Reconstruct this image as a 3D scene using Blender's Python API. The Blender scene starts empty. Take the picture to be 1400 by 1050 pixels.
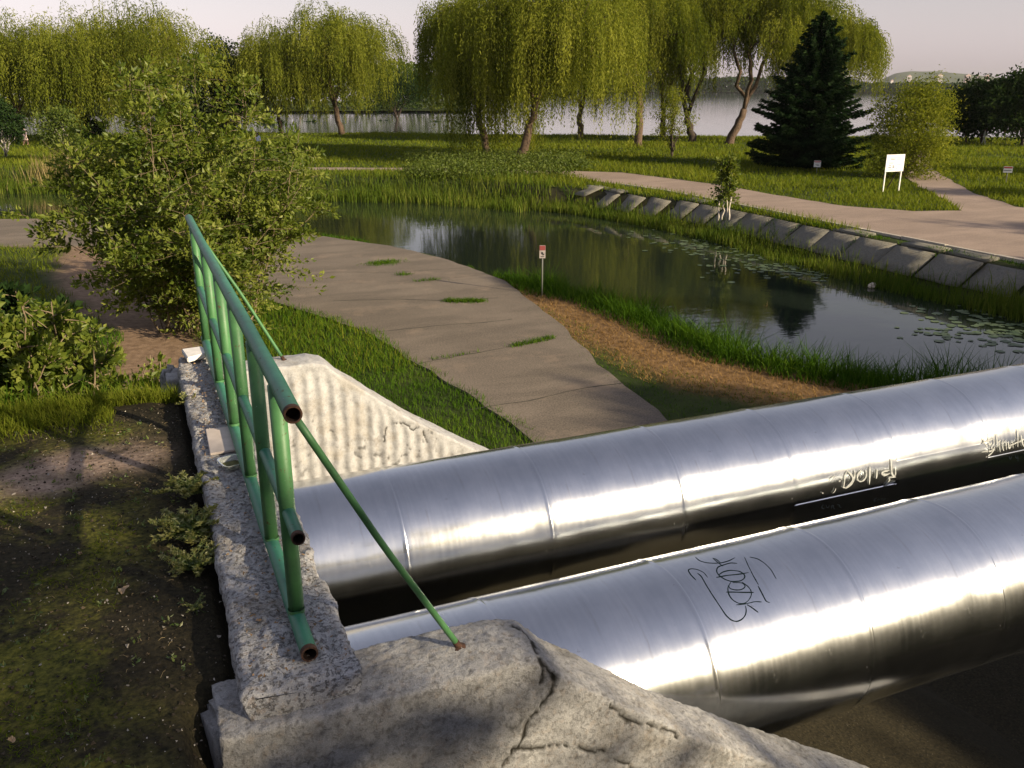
import bpy, bmesh, math, random
import numpy as np
from mathutils import Vector, Matrix

random.seed(7)
RNG = np.random.default_rng(11)
SC = bpy.context.scene
COL = SC.collection
rad = math.radians

# ------------------------------------------------------------------ camera
CAMZ = 1.70
YAW = 22.75                      # heading, clockwise from +Y (the bridge line)
PITCH = 18.6
F_PX = 1205.0                    # focal length in pixels of the 1400 px wide photograph
cam = bpy.data.cameras.new("camera")
cam_o = bpy.data.objects.new("camera", cam)
COL.objects.link(cam_o)
cam.sensor_width = 36.0
cam.lens = 36.0 * F_PX / 1400.0
cam.clip_start = 0.05
cam.clip_end = 9000.0
cam_o.location = (0, 0, CAMZ)
cam_o.rotation_euler = (rad(90 - PITCH), 0, -rad(YAW))
SC.camera = cam_o

# ------------------------------------------------------------------ sky, sun, exposure
SUN_AZ = YAW + 122.0             # clockwise from +Y
SUN_EL = 21.0
world = bpy.data.worlds.new("World")
SC.world = world
world.use_nodes = True
wn, wl = world.node_tree.nodes, world.node_tree.links
wn.clear()
sky = wn.new("ShaderNodeTexSky")
sky.sky_type = 'NISHITA'
sky.sun_disc = False
sky.sun_elevation = rad(SUN_EL)
sky.sun_rotation = rad(SUN_AZ)
sky.air_density = 2.0
sky.dust_density = 0.7
sky.ozone_density = 2.0
hsv = wn.new("ShaderNodeHueSaturation")
hsv.inputs['Saturation'].default_value = 0.30
tint = wn.new("ShaderNodeMix"); tint.data_type = 'RGBA'; tint.blend_type = 'MULTIPLY'
tint.inputs['Factor'].default_value = 1.0
tint.inputs['B'].default_value = (1.01, 0.965, 1.13, 1)
bg = wn.new("ShaderNodeBackground")
bg.inputs['Strength'].default_value = 0.069
wo = wn.new("ShaderNodeOutputWorld")
wl.new(sky.outputs[0], hsv.inputs['Color'])
wl.new(hsv.outputs[0], tint.inputs['A'])
wl.new(tint.outputs['Result'], bg.inputs['Color'])
wl.new(bg.outputs[0], wo.inputs[0])

TO_SUN = Vector((math.sin(rad(SUN_AZ)) * math.cos(rad(SUN_EL)), math.cos(rad(SUN_AZ)) * math.cos(rad(SUN_EL)), math.sin(rad(SUN_EL))))
sun = bpy.data.lights.new("sun", 'SUN')
sun.energy = 5.0
sun.angle = rad(0.6)
sun.color = (1.0, 0.83, 0.57)
sun_o = bpy.data.objects.new("sun", sun)
COL.objects.link(sun_o)
sun_o.rotation_euler = TO_SUN.to_track_quat('Z', 'Y').to_euler()
sun_o.location = (30, -40, 40)

SC.view_settings.view_transform = 'Standard'
SC.view_settings.look = 'None'
SC.view_settings.gamma = 1.0
SC.view_settings.use_curve_mapping = False
SC.view_settings.exposure = 0.92
SC.render.engine = 'CYCLES'
SC.cycles.max_bounces = 8
SC.cycles.transparent_max_bounces = 8
SC.cycles.use_denoising = True

# ------------------------------------------------------------------ helpers: photograph -> place
cy_, sy_ = math.cos(rad(YAW)), math.sin(rad(YAW))
cp_, sp_ = math.cos(rad(PITCH)), math.sin(rad(PITCH))
CAM = np.array([0.0, 0.0, CAMZ])

def ray(u, v):
    x, y = u - 700.0, 525.0 - v
    r, f, z = x, F_PX * cp_ + y * sp_, -F_PX * sp_ + y * cp_
    d = np.array([r * cy_ + f * sy_, -r * sy_ + f * cy_, z])
    return d / np.linalg.norm(d)

def at_z(u, v, z):
    d = ray(u, v)
    return CAM + d * (z - CAMZ) / d[2]

def at_x(u, v, x):
    d = ray(u, v)
    return CAM + d * x / d[0]

def fwd_dist(x, y):
    return x * sy_ + y * cy_

# ------------------------------------------------------------------ helpers: noise
def _hash(ix, iy, iz, seed):
    n = (ix * 374761393 + iy * 668265263 + iz * 2147483647 + seed * 1274126177) & 0xFFFFFFFF
    n = ((n ^ (n >> 13)) * 1274126177) & 0xFFFFFFFF
    n = (n ^ (n >> 16)) & 0xFFFFFFFF
    return n / 4294967295.0 * 2 - 1

def vnoise(p, seed=0):
    p = np.asarray(p, float)
    i = np.floor(p).astype(np.int64)
    f = p - i
    f = f * f * (3 - 2 * f)
    out = np.zeros(len(p))
    for dx in (0, 1):
        wx = f[:, 0] if dx else 1 - f[:, 0]
        for dy in (0, 1):
            wy = f[:, 1] if dy else 1 - f[:, 1]
            for dz in (0, 1):
                wz = f[:, 2] if dz else 1 - f[:, 2]
                out += wx * wy * wz * _hash(i[:, 0] + dx, i[:, 1] + dy, i[:, 2] + dz, seed)
    return out

def fbm(p, octs=3, seed=0):
    p = np.asarray(p, float)
    a, s, t = 1.0, np.zeros(len(p)), 0.0
    for k in range(octs):
        s += a * vnoise(p * (2.03 ** k) + 17.3 * k, seed + k)
        t += a
        a *= 0.5
    return s / t

def fbm2(x, y, freq, octs=3, seed=0):
    x, y = np.asarray(x, float).ravel(), np.asarray(y, float).ravel()
    return fbm(np.stack([x * freq, y * freq, np.zeros_like(x) + 3.7], 1), octs, seed)

def smooth(a, b, x):
    t = np.clip((x - a) / (b - a), 0, 1)
    return t * t * (3 - 2 * t)

def in_poly(x, y, poly):
    x, y = np.asarray(x, float), np.asarray(y, float)
    ins = np.zeros(x.shape, bool)
    n = len(poly)
    for i in range(n):
        x1, y1 = poly[i]
        x2, y2 = poly[(i + 1) % n]
        c = ((y1 > y) != (y2 > y))
        with np.errstate(divide='ignore', invalid='ignore'):
            xx = (x2 - x1) * (y - y1) / (y2 - y1 + 1e-12) + x1
        ins ^= c & (x < xx)
    return ins

def dist_line(x, y, pts):
    d = np.full(np.shape(x), 1e9)
    for (x1, y1), (x2, y2) in zip(pts[:-1], pts[1:]):
        vx, vy = x2 - x1, y2 - y1
        t = np.clip(((x - x1) * vx + (y - y1) * vy) / (vx * vx + vy * vy), 0, 1)
        d = np.minimum(d, np.hypot(x - x1 - t * vx, y - y1 - t * vy))
    return d

# ------------------------------------------------------------------ helpers: meshes and objects
def np_mesh(name, verts, faces, smooth_shade=False, attrs=None, mats=None, midx=None):
    """faces: int array (n,3) or (n,4), or a list of such arrays."""
    if not isinstance(faces, (list, tuple)):
        faces = [faces]
    faces = [np.asarray(f, np.int32) for f in faces if len(f)]
    me = bpy.data.meshes.new(name)
    verts = np.asarray(verts, np.float32)
    me.vertices.add(len(verts))
    me.vertices.foreach_set("co", verts.ravel())
    nl = sum(f.size for f in faces)
    nf = sum(len(f) for f in faces)
    me.loops.add(nl)
    me.loops.foreach_set("vertex_index", np.concatenate([f.ravel() for f in faces]))
    me.polygons.add(nf)
    tot = np.concatenate([np.full(len(f), f.shape[1], np.int32) for f in faces])
    st = np.concatenate([[0], np.cumsum(tot)[:-1]]).astype(np.int32)
    me.polygons.foreach_set("loop_start", st)
    if midx is not None:
        me.polygons.foreach_set("material_index", np.asarray(midx, np.int32))
    me.update(calc_edges=True)
    me.polygons.foreach_set("use_smooth", np.full(nf, smooth_shade, bool))
    for k, (dom, arr) in (attrs or {}).items():
        a = me.attributes.new(k, 'FLOAT', dom)
        a.data.foreach_set("value", np.asarray(arr, np.float32))
    for m in (mats or []):
        me.materials.append(m)
    return me

def link(name, me, parent=None):
    o = bpy.data.objects.new(name, me)
    COL.objects.link(o)
    if parent is not None:
        o.parent = parent
    return o

def tag(o, label=None, cat=None, group=None, kind=None):
    if label: o['label'] = label
    if cat: o['category'] = cat
    if group: o['group'] = group
    if kind: o['kind'] = kind
    return o

def empty(name, loc, label, cat, group=None, rz=0):
    o = bpy.data.objects.new(name, None)
    COL.objects.link(o)
    o.location = loc
    o.rotation_euler = (0, 0, rz)
    o.empty_display_size = 0.2
    return tag(o, label, cat, group)

def grid_faces(nu, nv, off=0, wrap_u=False):
    """vertex index = i*nv + j, i over u (nu), j over v (nv)"""
    iu = np.arange(nu if wrap_u else nu - 1)
    jv = np.arange(nv - 1)
    a, b = np.meshgrid(iu, jv, indexing='ij')
    a, b = a.ravel(), b.ravel()
    a2 = (a + 1) % nu
    return np.stack([a * nv + b, a2 * nv + b, a2 * nv + b + 1, a * nv + b + 1], 1) + off

class MB:
    """collects vertices and faces of one mesh"""
    def __init__(self):
        self.v, self.q, self.t, self.n, self.mq, self.mt = [], [], [], 0, [], []
    def add(self, v, q=None, t=None, m=0):
        v = np.asarray(v, float)
        if q is not None and len(q):
            self.q.append(np.asarray(q) + self.n); self.mq.append(np.full(len(q), m))
        if t is not None and len(t):
            self.t.append(np.asarray(t) + self.n); self.mt.append(np.full(len(t), m))
        self.v.append(v)
        self.n += len(v)
    def box(self, c, s, rz=0, m=0, ry=0, rx=0):
        c = np.asarray(c, float); hx, hy, hz = np.asarray(s, float) / 2
        v = np.array([[x, y, z] for x in (-hx, hx) for y in (-hy, hy) for z in (-hz, hz)])
        R = np.array((Matrix.Rotation(rz, 3, 'Z') @ Matrix.Rotation(ry, 3, 'Y') @ Matrix.Rotation(rx, 3, 'X')))
        v = v @ R.T + c
        self.add(v, [[0, 1, 3, 2], [4, 6, 7, 5], [0, 4, 5, 1], [2, 3, 7, 6], [0, 2, 6, 4], [1, 5, 7, 3]], m=m)
    def tube(self, pts, radii, sides=8, caps=True, m=0):
        pts = np.asarray(pts, float)
        n = len(pts)
        radii = np.broadcast_to(np.asarray(radii, float), (n,))
        tan = np.gradient(pts, axis=0)
        tan /= np.linalg.norm(tan, axis=1)[:, None] + 1e-9
        ref = np.array([0, 0, 1.0]) if abs(tan[0][2]) < 0.9 else np.array([1.0, 0, 0])
        V = []
        s_prev = None
        for k in range(n):
            t = tan[k]
            s = np.cross(t, ref) if s_prev is None else s_prev - t * np.dot(s_prev, t)
            s /= np.linalg.norm(s) + 1e-9
            s_prev = s
            b = np.cross(t, s)
            a = np.arange(sides) * 2 * math.pi / sides
            V.append(pts[k] + radii[k] * (np.cos(a)[:, None] * s + np.sin(a)[:, None] * b))
        V = np.concatenate(V)
        q = []
        for k in range(n - 1):
            for j in range(sides):
                j2 = (j + 1) % sides
                q.append([k * sides + j, k * sides + j2, (k + 1) * sides + j2, (k + 1) * sides + j])
        t = []
        if caps:
            V = np.concatenate([V, pts[:1], pts[-1:]])
            c0, c1 = n * sides, n * sides + 1
            for j in range(sides):
                j2 = (j + 1) % sides
                t.append([c0, j2, j]); t.append([c1, (n - 1) * sides + j, (n - 1) * sides + j2])
        self.add(V, q, t, m)
    def mesh(self, name, mats, smooth_shade=True, attrs=None):
        mats = mats if isinstance(mats, (list, tuple)) else [mats]
        fs, mi = [], []
        if self.q: fs.append(np.concatenate(self.q)); mi.append(np.concatenate(self.mq))
        if self.t: fs.append(np.concatenate(self.t)); mi.append(np.concatenate(self.mt))
        return np_mesh(name, np.concatenate(self.v), fs, smooth_shade, attrs, mats, np.concatenate(mi))
    def build(self, name, mats, parent=None, smooth_shade=True):
        return link(name, self.mesh(name, mats, smooth_shade), parent)

def unit(a):
    return a / (np.linalg.norm(a, axis=-1, keepdims=True) + 1e-9)

def rand_dirs(n, rng):
    return unit(rng.normal(size=(n, 3)))

def leaves_mesh(name, c, axis, ln, wd, rnd, mat, rng, fold=True):
    """one diamond shaped leaf (two triangles folded on the midrib) per row"""
    n = len(c)
    axis = unit(axis)
    side = unit(np.cross(axis, rand_dirs(n, rng)))
    nor = np.cross(axis, side)
    ln = np.broadcast_to(ln, (n,))[:, None]
    wd = np.broadcast_to(wd, (n,))[:, None]
    lift = nor * wd * 0.18
    v = np.empty((n, 4, 3))
    v[:, 0] = c - axis * ln * .5
    v[:, 1] = c + side * wd * .5 - axis * ln * .08 + lift
    v[:, 2] = c + axis * ln * .5
    v[:, 3] = c - side * wd * .5 - axis * ln * .08 + lift
    i = np.arange(n)[:, None] * 4
    t = np.concatenate([i + np.array([[0, 1, 2]]), i + np.array([[0, 2, 3]])], 1).reshape(-1, 3)
    return np_mesh(name, v.reshape(-1, 3), t, False, {'rnd': ('FACE', np.repeat(rnd, 2))}, [mat])

def blades_mesh(name, p, h, w, lean, rnd, mat, rng, seg=2, upn=None):
    """tapered bent grass blades"""
    n = len(p)
    az = rng.uniform(0, 2 * math.pi, n)
    ld = np.stack([np.cos(az), np.sin(az), np.zeros(n)], 1)
    sa = az + math.pi / 2 + rng.normal(0, .5, n)
    sd = np.stack([np.cos(sa), np.sin(sa), np.zeros(n)], 1)
    h = np.broadcast_to(h, (n,)); w = np.broadcast_to(w, (n,)); lean = np.broadcast_to(lean, (n,))
    V = []
    for k in range(seg + 1):
        t = k / seg
        c = p + np.array([0, 0, 1.0]) * (h * t * (1 - .25 * lean * t))[:, None] + ld * (h * lean * t * t)[:, None]
        ww = (w * (1 - t) ** .7 * .5 + w * .04)[:, None]
        V += [c - sd * ww, c + sd * ww]
    V = np.stack(V, 1)
    m = 2 * (seg + 1)
    i = np.arange(n)[:, None] * m
    q = np.concatenate([i + np.array([[2 * k, 2 * k + 1, 2 * k + 3, 2 * k + 2]]) for k in range(seg)], 1).reshape(-1, 4)
    return np_mesh(name, V.reshape(-1, 3), q, False, {'rnd': ('FACE', np.repeat(rnd, seg))}, [mat])

# ------------------------------------------------------------------ materials
class NT:
    def __init__(self, name):
        self.m = bpy.data.materials.new(name)
        self.m.use_nodes = True
        self.t = self.m.node_tree
        self.t.nodes.clear()
        self.out = self.n('ShaderNodeOutputMaterial')
    def n(self, typ, **kw):
        nd = self.t.nodes.new(typ)
        for k, v in kw.items():
            setattr(nd, k, v)
        return nd
    def set(self, nd, **kw):
        for k, v in kw.items():
            s = nd.inputs[k.replace('_', ' ')] if k.replace('_', ' ') in nd.inputs else nd.inputs[k]
            if hasattr(v, 'is_output') or isinstance(v, bpy.types.NodeSocket):
                self.t.links.new(v, s)
            else:
                s.default_value = v
        return nd
    def coord(self, which='Object'):
        return self.n('ShaderNodeTexCoord').outputs[which]
    def map(self, vec, scale=(1, 1, 1), rot=(0, 0, 0), loc=(0, 0, 0)):
        mp = self.n('ShaderNodeMapping')
        self.t.links.new(vec, mp.inputs['Vector'])
        mp.inputs['Scale'].default_value = scale
        mp.inputs['Rotation'].default_value = rot
        mp.inputs['Location'].default_value = loc
        return mp.outputs[0]
    def noise(self, vec, scale, detail=4, rough=.55, dist=0.0):
        nd = self.n('ShaderNodeTexNoise')
        self.t.links.new(vec, nd.inputs['Vector'])
        nd.inputs['Scale'].default_value = scale
        nd.inputs['Detail'].default_value = detail
        nd.inputs['Roughness'].default_value = rough
        nd.inputs['Distortion'].default_value = dist
        return nd.outputs['Fac']
    def voro(self, vec, scale, feature='F1'):
        nd = self.n('ShaderNodeTexVoronoi', feature=feature)
        self.t.links.new(vec, nd.inputs['Vector'])
        nd.inputs['Scale'].default_value = scale
        return nd
    def ramp(self, fac, stops, interp='LINEAR'):
        nd = self.n('ShaderNodeValToRGB')
        nd.color_ramp.interpolation = interp
        e = nd.color_ramp.elements
        while len(e) < len(stops):
            e.new(0.5)
        for k, (p, c) in enumerate(stops):
            e[k].position = p
            e[k].color = c if len(c) == 4 else (*c, 1)
        self.t.links.new(fac, nd.inputs[0])
        return nd.outputs[0]
    def mix(self, fac, a, b, blend='MIX'):
        nd = self.n('ShaderNodeMix', data_type='RGBA', blend_type=blend)
        for s, v in ((nd.inputs[0], fac), (nd.inputs['A'], a), (nd.inputs['B'], b)):
            if isinstance(v, bpy.types.NodeSocket):
                self.t.links.new(v, s)
            elif isinstance(v, (int, float)):
                s.default_value = v
            else:
                s.default_value = v if len(v) == 4 else (*v, 1)
        return nd.outputs['Result']
    def math(self, op, a, b=0.0, c=0.0):
        nd = self.n('ShaderNodeMath', operation=op)
        for s, v in zip(nd.inputs, (a, b, c)):
            if isinstance(v, bpy.types.NodeSocket):
                self.t.links.new(v, s)
            else:
                s.default_value = v
        return nd.outputs[0]
    def attr(self, name):
        return self.n('ShaderNodeAttribute', attribute_name=name).outputs['Fac']
    def bump(self, height, strength=.5, distance=.01, normal=None):
        nd = self.n('ShaderNodeBump')
        self.t.links.new(height, nd.inputs['Height'])
        nd.inputs['Strength'].default_value = strength
        nd.inputs['Distance'].default_value = distance
        if normal is not None:
            self.t.links.new(normal, nd.inputs['Normal'])
        return nd.outputs[0]
    def bsdf(self, color, rough=.8, metallic=0.0, normal=None, spec=.5, **kw):
        b = self.n('ShaderNodeBsdfPrincipled')
        for s, v in (('Base Color', color), ('Roughness', rough), ('Metallic', metallic), ('Specular IOR Level', spec)):
            if isinstance(v, bpy.types.NodeSocket):
                self.t.links.new(v, b.inputs[s])
            elif isinstance(v, (int, float)):
                b.inputs[s].default_value = v
            else:
                b.inputs[s].default_value = v if len(v) == 4 else (*v, 1)
        for k, v in kw.items():
            b.inputs[k.replace('_', ' ')].default_value = v
        if normal is not None:
            self.t.links.new(normal, b.inputs['Normal'])
        return b.outputs[0]
    def done(self, shader):
        self.t.links.new(shader, self.out.inputs['Surface'])
        return self.m

def leaf_mat(name, stops, transl=.35, gloss=.0):
    k = NT(name)
    col = k.ramp(k.attr('rnd'), stops)
    d = k.n('ShaderNodeBsdfDiffuse'); k.t.links.new(col, d.inputs['Color'])
    tr = k.n('ShaderNodeBsdfTranslucent')
    tc = k.mix(1.0, col, (1.25, 1.2, .55), 'MULTIPLY')
    k.t.links.new(tc, tr.inputs['Color'])
    mx = k.n('ShaderNodeMixShader'); mx.inputs[0].default_value = transl
    k.t.links.new(d.outputs[0], mx.inputs[1]); k.t.links.new(tr.outputs[0], mx.inputs[2])
    sh = mx.outputs[0]
    if gloss:
        g = k.n('ShaderNodeBsdfGlossy'); g.inputs['Roughness'].default_value = .45
        m2 = k.n('ShaderNodeMixShader'); m2.inputs[0].default_value = gloss
        k.t.links.new(sh, m2.inputs[1]); k.t.links.new(g.outputs[0], m2.inputs[2])
        sh = m2.outputs[0]
    return k.done(sh)

def plain(name, color, rough=.8, metallic=0.0, nscale=None, namp=.25, bump=0.0):
    k = NT(name)
    c = color
    nrm = None
    if nscale:
        f = k.noise(k.coord(), nscale, 5)
        a = tuple(x * (1 - namp) for x in color); b = tuple(min(1, x * (1 + namp)) for x in color)
        c = k.ramp(f, [(.3, a), (.7, b)])
        if bump:
            nrm = k.bump(f, .6, bump)
    return k.done(k.bsdf(c, rough, metallic, nrm))

M = {}
M['willow'] = leaf_mat('willow_leaf', [(0, (.054, .076, .010)), (.5, (.150, .178, .022)), (1, (.265, .280, .044))], .50)
M['leaf'] = leaf_mat('leaf', [(0, (.030, .055, .010)), (.5, (.080, .115, .018)), (1, (.160, .190, .038))], .40, .012)
M['shrubleaf'] = leaf_mat('shrub_leaf', [(0, (.044, .076, .010)), (.5, (.130, .172, .022)), (1, (.260, .285, .060))], .48, .015)
M['darkleaf'] = leaf_mat('dark_leaf', [(0, (.010, .022, .008)), (.5, (.020, .040, .012)), (1, (.040, .066, .018))], .25)
M['needle'] = leaf_mat('spruce_needle', [(0, (.004, .011, .004)), (.5, (.009, .022, .008)), (1, (.024, .044, .015))], .10)
M['grass'] = leaf_mat('grass_blade', [(0, (.026, .068, .006)), (.5, (.066, .135, .012)), (1, (.140, .200, .026))], .42)
M['meadow'] = leaf_mat('meadow_blade', [(0, (.052, .086, .008)), (.5, (.120, .158, .016)), (1, (.215, .225, .034))], .42)
M['drygrass'] = leaf_mat('dry_grass_blade', [(0, (.120, .070, .030)), (.5, (.235, .145, .056)), (1, (.360, .245, .105))], .25)
M['reed'] = leaf_mat('reed_blade', [(0, (.030, .066, .009)), (.5, (.085, .130, .016)), (1, (.180, .190, .040))], .40)
M['tanreed'] = leaf_mat('tan_reed_blade', [(0, (.13, .105, .04)), (.5, (.24, .19, .085)), (1, (.36, .29, .15))], .3)
M['weed'] = leaf_mat('weed_leaf', [(0, (.040, .085, .016)), (.5, (.105, .150, .035)), (1, (.30, .28, .10))], .3, .05)
M['bark'] = plain('bark', (.085, .055, .035), .9, nscale=9, namp=.5, bump=.03)
M['darkbark'] = plain('dark_bark', (.040, .028, .020), .9, nscale=9, namp=.5, bump=.03)
M['twig'] = plain('shrub_stem', (.16, .12, .075), .85, nscale=12, namp=.35)
M['birch'] = plain('birch_bark', (.42, .38, .33), .7, nscale=6, namp=.45)

def concrete_mat(name, base=(.36, .33, .31), rough_amp=.006, pebbly=.5, stain=(.035, .03, .015), rust=.3, grain=240.0):
    k = NT(name)
    co = k.coord()
    big = k.noise(co, 2.2, 6, .6)
    mid = k.noise(co, 16, 6, .65)
    fine = k.noise(co, grain, 3, .6)
    c = k.ramp(mid, [(.30, tuple(x * .74 for x in base)), (.5, base), (.75, tuple(min(1, x * 1.2) for x in base))])
    # dark pits between the grains of aggregate
    pit = k.ramp(k.noise(co, 62, 5, .7), [(.40, (1, 1, 1)), (.47, (0, 0, 0))])
    c = k.mix(k.math('MULTIPLY', pit, pebbly), c, (.045, .04, .033))
    # warm aggregate stones
    st = k.ramp(k.noise(co, 38, 3, .6), [(.56, (0, 0, 0)), (.64, (1, 1, 1))])
    c = k.mix(k.math('MULTIPLY', st, pebbly * .55), c, (.30, .19, .10))
    # ochre lichen and soil stains
    li = k.ramp(k.noise(co, 4.2, 6, .65, .4), [(.53, (0, 0, 0)), (.64, (1, 1, 1))])
    c = k.mix(k.math('MULTIPLY', li, rust), c, (.20, .14, .045))
    sn = k.ramp(k.noise(k.map(co, loc=(5, 3, 1)), 3.0, 7, .7), [(.55, (0, 0, 0)), (.66, (1, 1, 1))])
    c = k.mix(k.math('MULTIPLY', sn, .42), c, stain)
    c = k.mix(.55, c, k.mix(1.0, c, k.ramp(fine, [(.3, (.66, .66, .66)), (.7, (1.40, 1.40, 1.40))]), 'MULTIPLY'))
    c = k.mix(k.attr('crack'), c, (.018, .016, .012))
    h = k.math('ADD', k.math('MULTIPLY', mid, 1.0), k.math('ADD', k.math('MULTIPLY', fine, .5), k.math('MULTIPLY', pit, -pebbly * .9)))
    n = k.bump(h, .9, rough_amp)
    return k.done(k.bsdf(c, .92, 0, n, spec=.25))

M['coping'] = concrete_mat('exposed_aggregate_concrete', (.43, .43, .44), .014, .55, rust=.35)
M['wallconc'] = concrete_mat('rendered_concrete', (.30, .30, .302), .009, .24, rust=.15)
M['whiteconc'] = concrete_mat('whitewashed_concrete', (.35, .352, .36), .004, .12, stain=(.10, .07, .035), rust=.22)
M['slabconc'] = concrete_mat('bank_slab_concrete', (.15, .145, .125), .008, .30, stain=(.05, .05, .03), rust=.15, grain=60)
M['kerb'] = concrete_mat('kerb_concrete', (.40, .36, .31), .01, .2, rust=.1, grain=60)

def ground_mat():
    k = NT('ground_soil_and_turf')
    co = k.coord()
    n1 = k.noise(co, .55, 6, .6)
    n2 = k.noise(co, 5.0, 6, .65)
    n3 = k.noise(co, 45, 5, .65)
    turf = k.ramp(n1, [(.3, (.022, .036, .009)), (.55, (.046, .066, .013)), (.75, (.080, .095, .020))])
    turf = k.mix(k.ramp(n2, [(.35, (0, 0, 0)), (.7, (1, 1, 1))]), k.mix(.45, turf, (.018, .022, .009)), turf)
    dry = k.ramp(n2, [(.3, (.075, .045, .022)), (.55, (.20, .12, .055)), (.75, (.30, .19, .085))])
    dirt = k.ramp(n2, [(.3, (.13, .085, .055)), (.6, (.24, .165, .11)), (.8, (.31, .22, .15))])
    soil = k.ramp(n3, [(.3, (.012, .011, .007)), (.6, (.038, .032, .018)), (.8, (.075, .060, .034))])
    moss = k.ramp(n3, [(.35, (.030, .036, .008)), (.6, (.15, .145, .024)), (.8, (.22, .20, .04))])
    mm = k.ramp(k.noise(co, 1.9, 7, .7, .3), [(.44, (0, 0, 0)), (.58, (1, 1, 1))])
    soil = k.mix(k.math('MULTIPLY', mm, k.attr('moss')), soil, moss)
    soil = k.mix(k.math('MULTIPLY', k.ramp(n2, [(.3, (.25,) * 3), (.55, (1, 1, 1))]), k.attr('bare')), soil, k.ramp(n3, [(.3, (.22, .15, .11)), (.7, (.46, .35, .27))]))
    c = k.mix(k.attr('dry'), turf, dry)
    c = k.mix(k.attr('dirt'), c, dirt)
    c = k.mix(k.attr('soil'), c, soil)
    peb = k.ramp(k.voro(co, 26).outputs['Distance'], [(.05, (1, 1, 1)), (.09, (0, 0, 0))])
    c = k.mix(k.math('MULTIPLY', peb, k.math('MULTIPLY', k.attr('soil'), .55)), c, (.33, .29, .24))
    h = k.math('ADD', n2, k.math('MULTIPLY', n3, .4))
    return k.done(k.bsdf(c, .95, 0, k.bump(h, .8, .03), spec=.15))
M['ground'] = ground_mat()

def path_mat(name, a, b, crack=.6):
    k = NT(name)
    co = k.coord()
    n1 = k.noise(k.map(co, (.35, 1.0, 1)), .9, 6, .62, .5)
    n2 = k.noise(co, 30, 5, .65)
    c = k.ramp(n1, [(.40, a), (.56, b)])
    c = k.mix(k.ramp(k.noise(k.map(co, loc=(8, 3, 0)), .28, 4, .6), [(.45, (0, 0, 0)), (.6, (.45, .45, .45))]), c, tuple(x * .55 for x in a))
    c = k.mix(.55, c, k.ramp(n2, [(.3, tuple(x * .45 for x in a)), (.7, tuple(min(1, x * 1.5) for x in b))]))
    sand = k.ramp(k.noise(co, .7, 6, .7), [(.55, (0, 0, 0)), (.68, (1, 1, 1))])
    c = k.mix(k.math('MULTIPLY', sand, .5), c, (.26, .20, .15))
    return k.done(k.bsdf(c, .93, 0, k.bump(n2, .5, .008), spec=.2))
M['footpath'] = path_mat('old_asphalt_footpath', (.098, .083, .067), (.190, .158, .126))
M['road'] = path_mat('worn_asphalt_road', (.20, .155, .128), (.31, .24, .195), .35)

def water_mat(name, scale, dist, deep):
    k = NT(name)
    co = k.coord()
    w1 = k.noise(k.map(co, (1, 1, 1)), scale, 3, .5, .3)
    w2 = k.noise(k.map(co, (.5, 1.6, 1), rot=(0, 0, .6)), scale * 2.6, 3, .5)
    h = k.math('ADD', w1, k.math('MULTIPLY', w2, .45))
    n = k.bump(h, 1.0, dist)
    b = k.bsdf(deep, .035, 0, n, spec=.5, IOR=1.45)
    return k.done(b)
M['pond'] = water_mat('pond_water', 1.2, .0035, (.012, .018, .013))
M['lake'] = water_mat('lake_water', .8, .012, (.03, .04, .04))

def metal_mat():
    k = NT('galvanised_sheet')
    co = k.coord('Object')
    # streaks run round the pipe; object X is the pipe axis
    st = k.noise(k.map(co, (26, 1.1, 1.1)), 1.6, 6, .65)
    bl = k.noise(co, 3.2, 6, .6)
    sm = k.noise(k.map(co, (1.5, 1, 1)), 9, 6, .7)
    c = k.ramp(bl, [(.3, (.52, .55, .58)), (.6, (.64, .66, .68)), (.8, (.70, .70, .71))])
    c = k.mix(.18, c, k.ramp(st, [(.35, (.46, .47, .49)), (.6, (.66, .66, .67))]))
    dirt = k.ramp(sm, [(.66, (0, 0, 0)), (.76, (1, 1, 1))])
    c = k.mix(k.math('MULTIPLY', dirt, .40), c, (.36, .34, .31))
    drip = k.ramp(k.noise(k.map(co, (9, .8, .8)), 2.2, 6, .7), [(.58, (0, 0, 0)), (.70, (1, 1, 1))])
    c = k.mix(k.math('MULTIPLY', drip, .28), c, (.40, .37, .33))
    c = k.mix(k.math('MULTIPLY', k.ramp(k.noise(k.map(co, loc=(4, 1, 7)), 22, 5, .7), [(.68, (0, 0, 0)), (.72, (1, 1, 1))]), .5), c, (.22, .21, .20))
    r = k.math('ADD', k.math('MULTIPLY', st, .06), k.math('ADD', k.math('MULTIPLY', bl, .12), k.math('MULTIPLY', dirt, .15)))
    r = k.math('ADD', r, .095)
    h = k.math('ADD', k.math('MULTIPLY', k.noise(co, 2.3, 2, .4), 1.0), k.math('MULTIPLY', st, .012))
    n = k.bump(h, .45, .02)
    b = k.n('ShaderNodeBsdfPrincipled')
    k.t.links.new(c, b.inputs['Base Color']); k.t.links.new(r, b.inputs['Roughness']); k.t.links.new(n, b.inputs['Normal'])
    b.inputs['Metallic'].default_value = 1.0
    return k.done(b.outputs[0])
M['metal'] = metal_mat()

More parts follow.
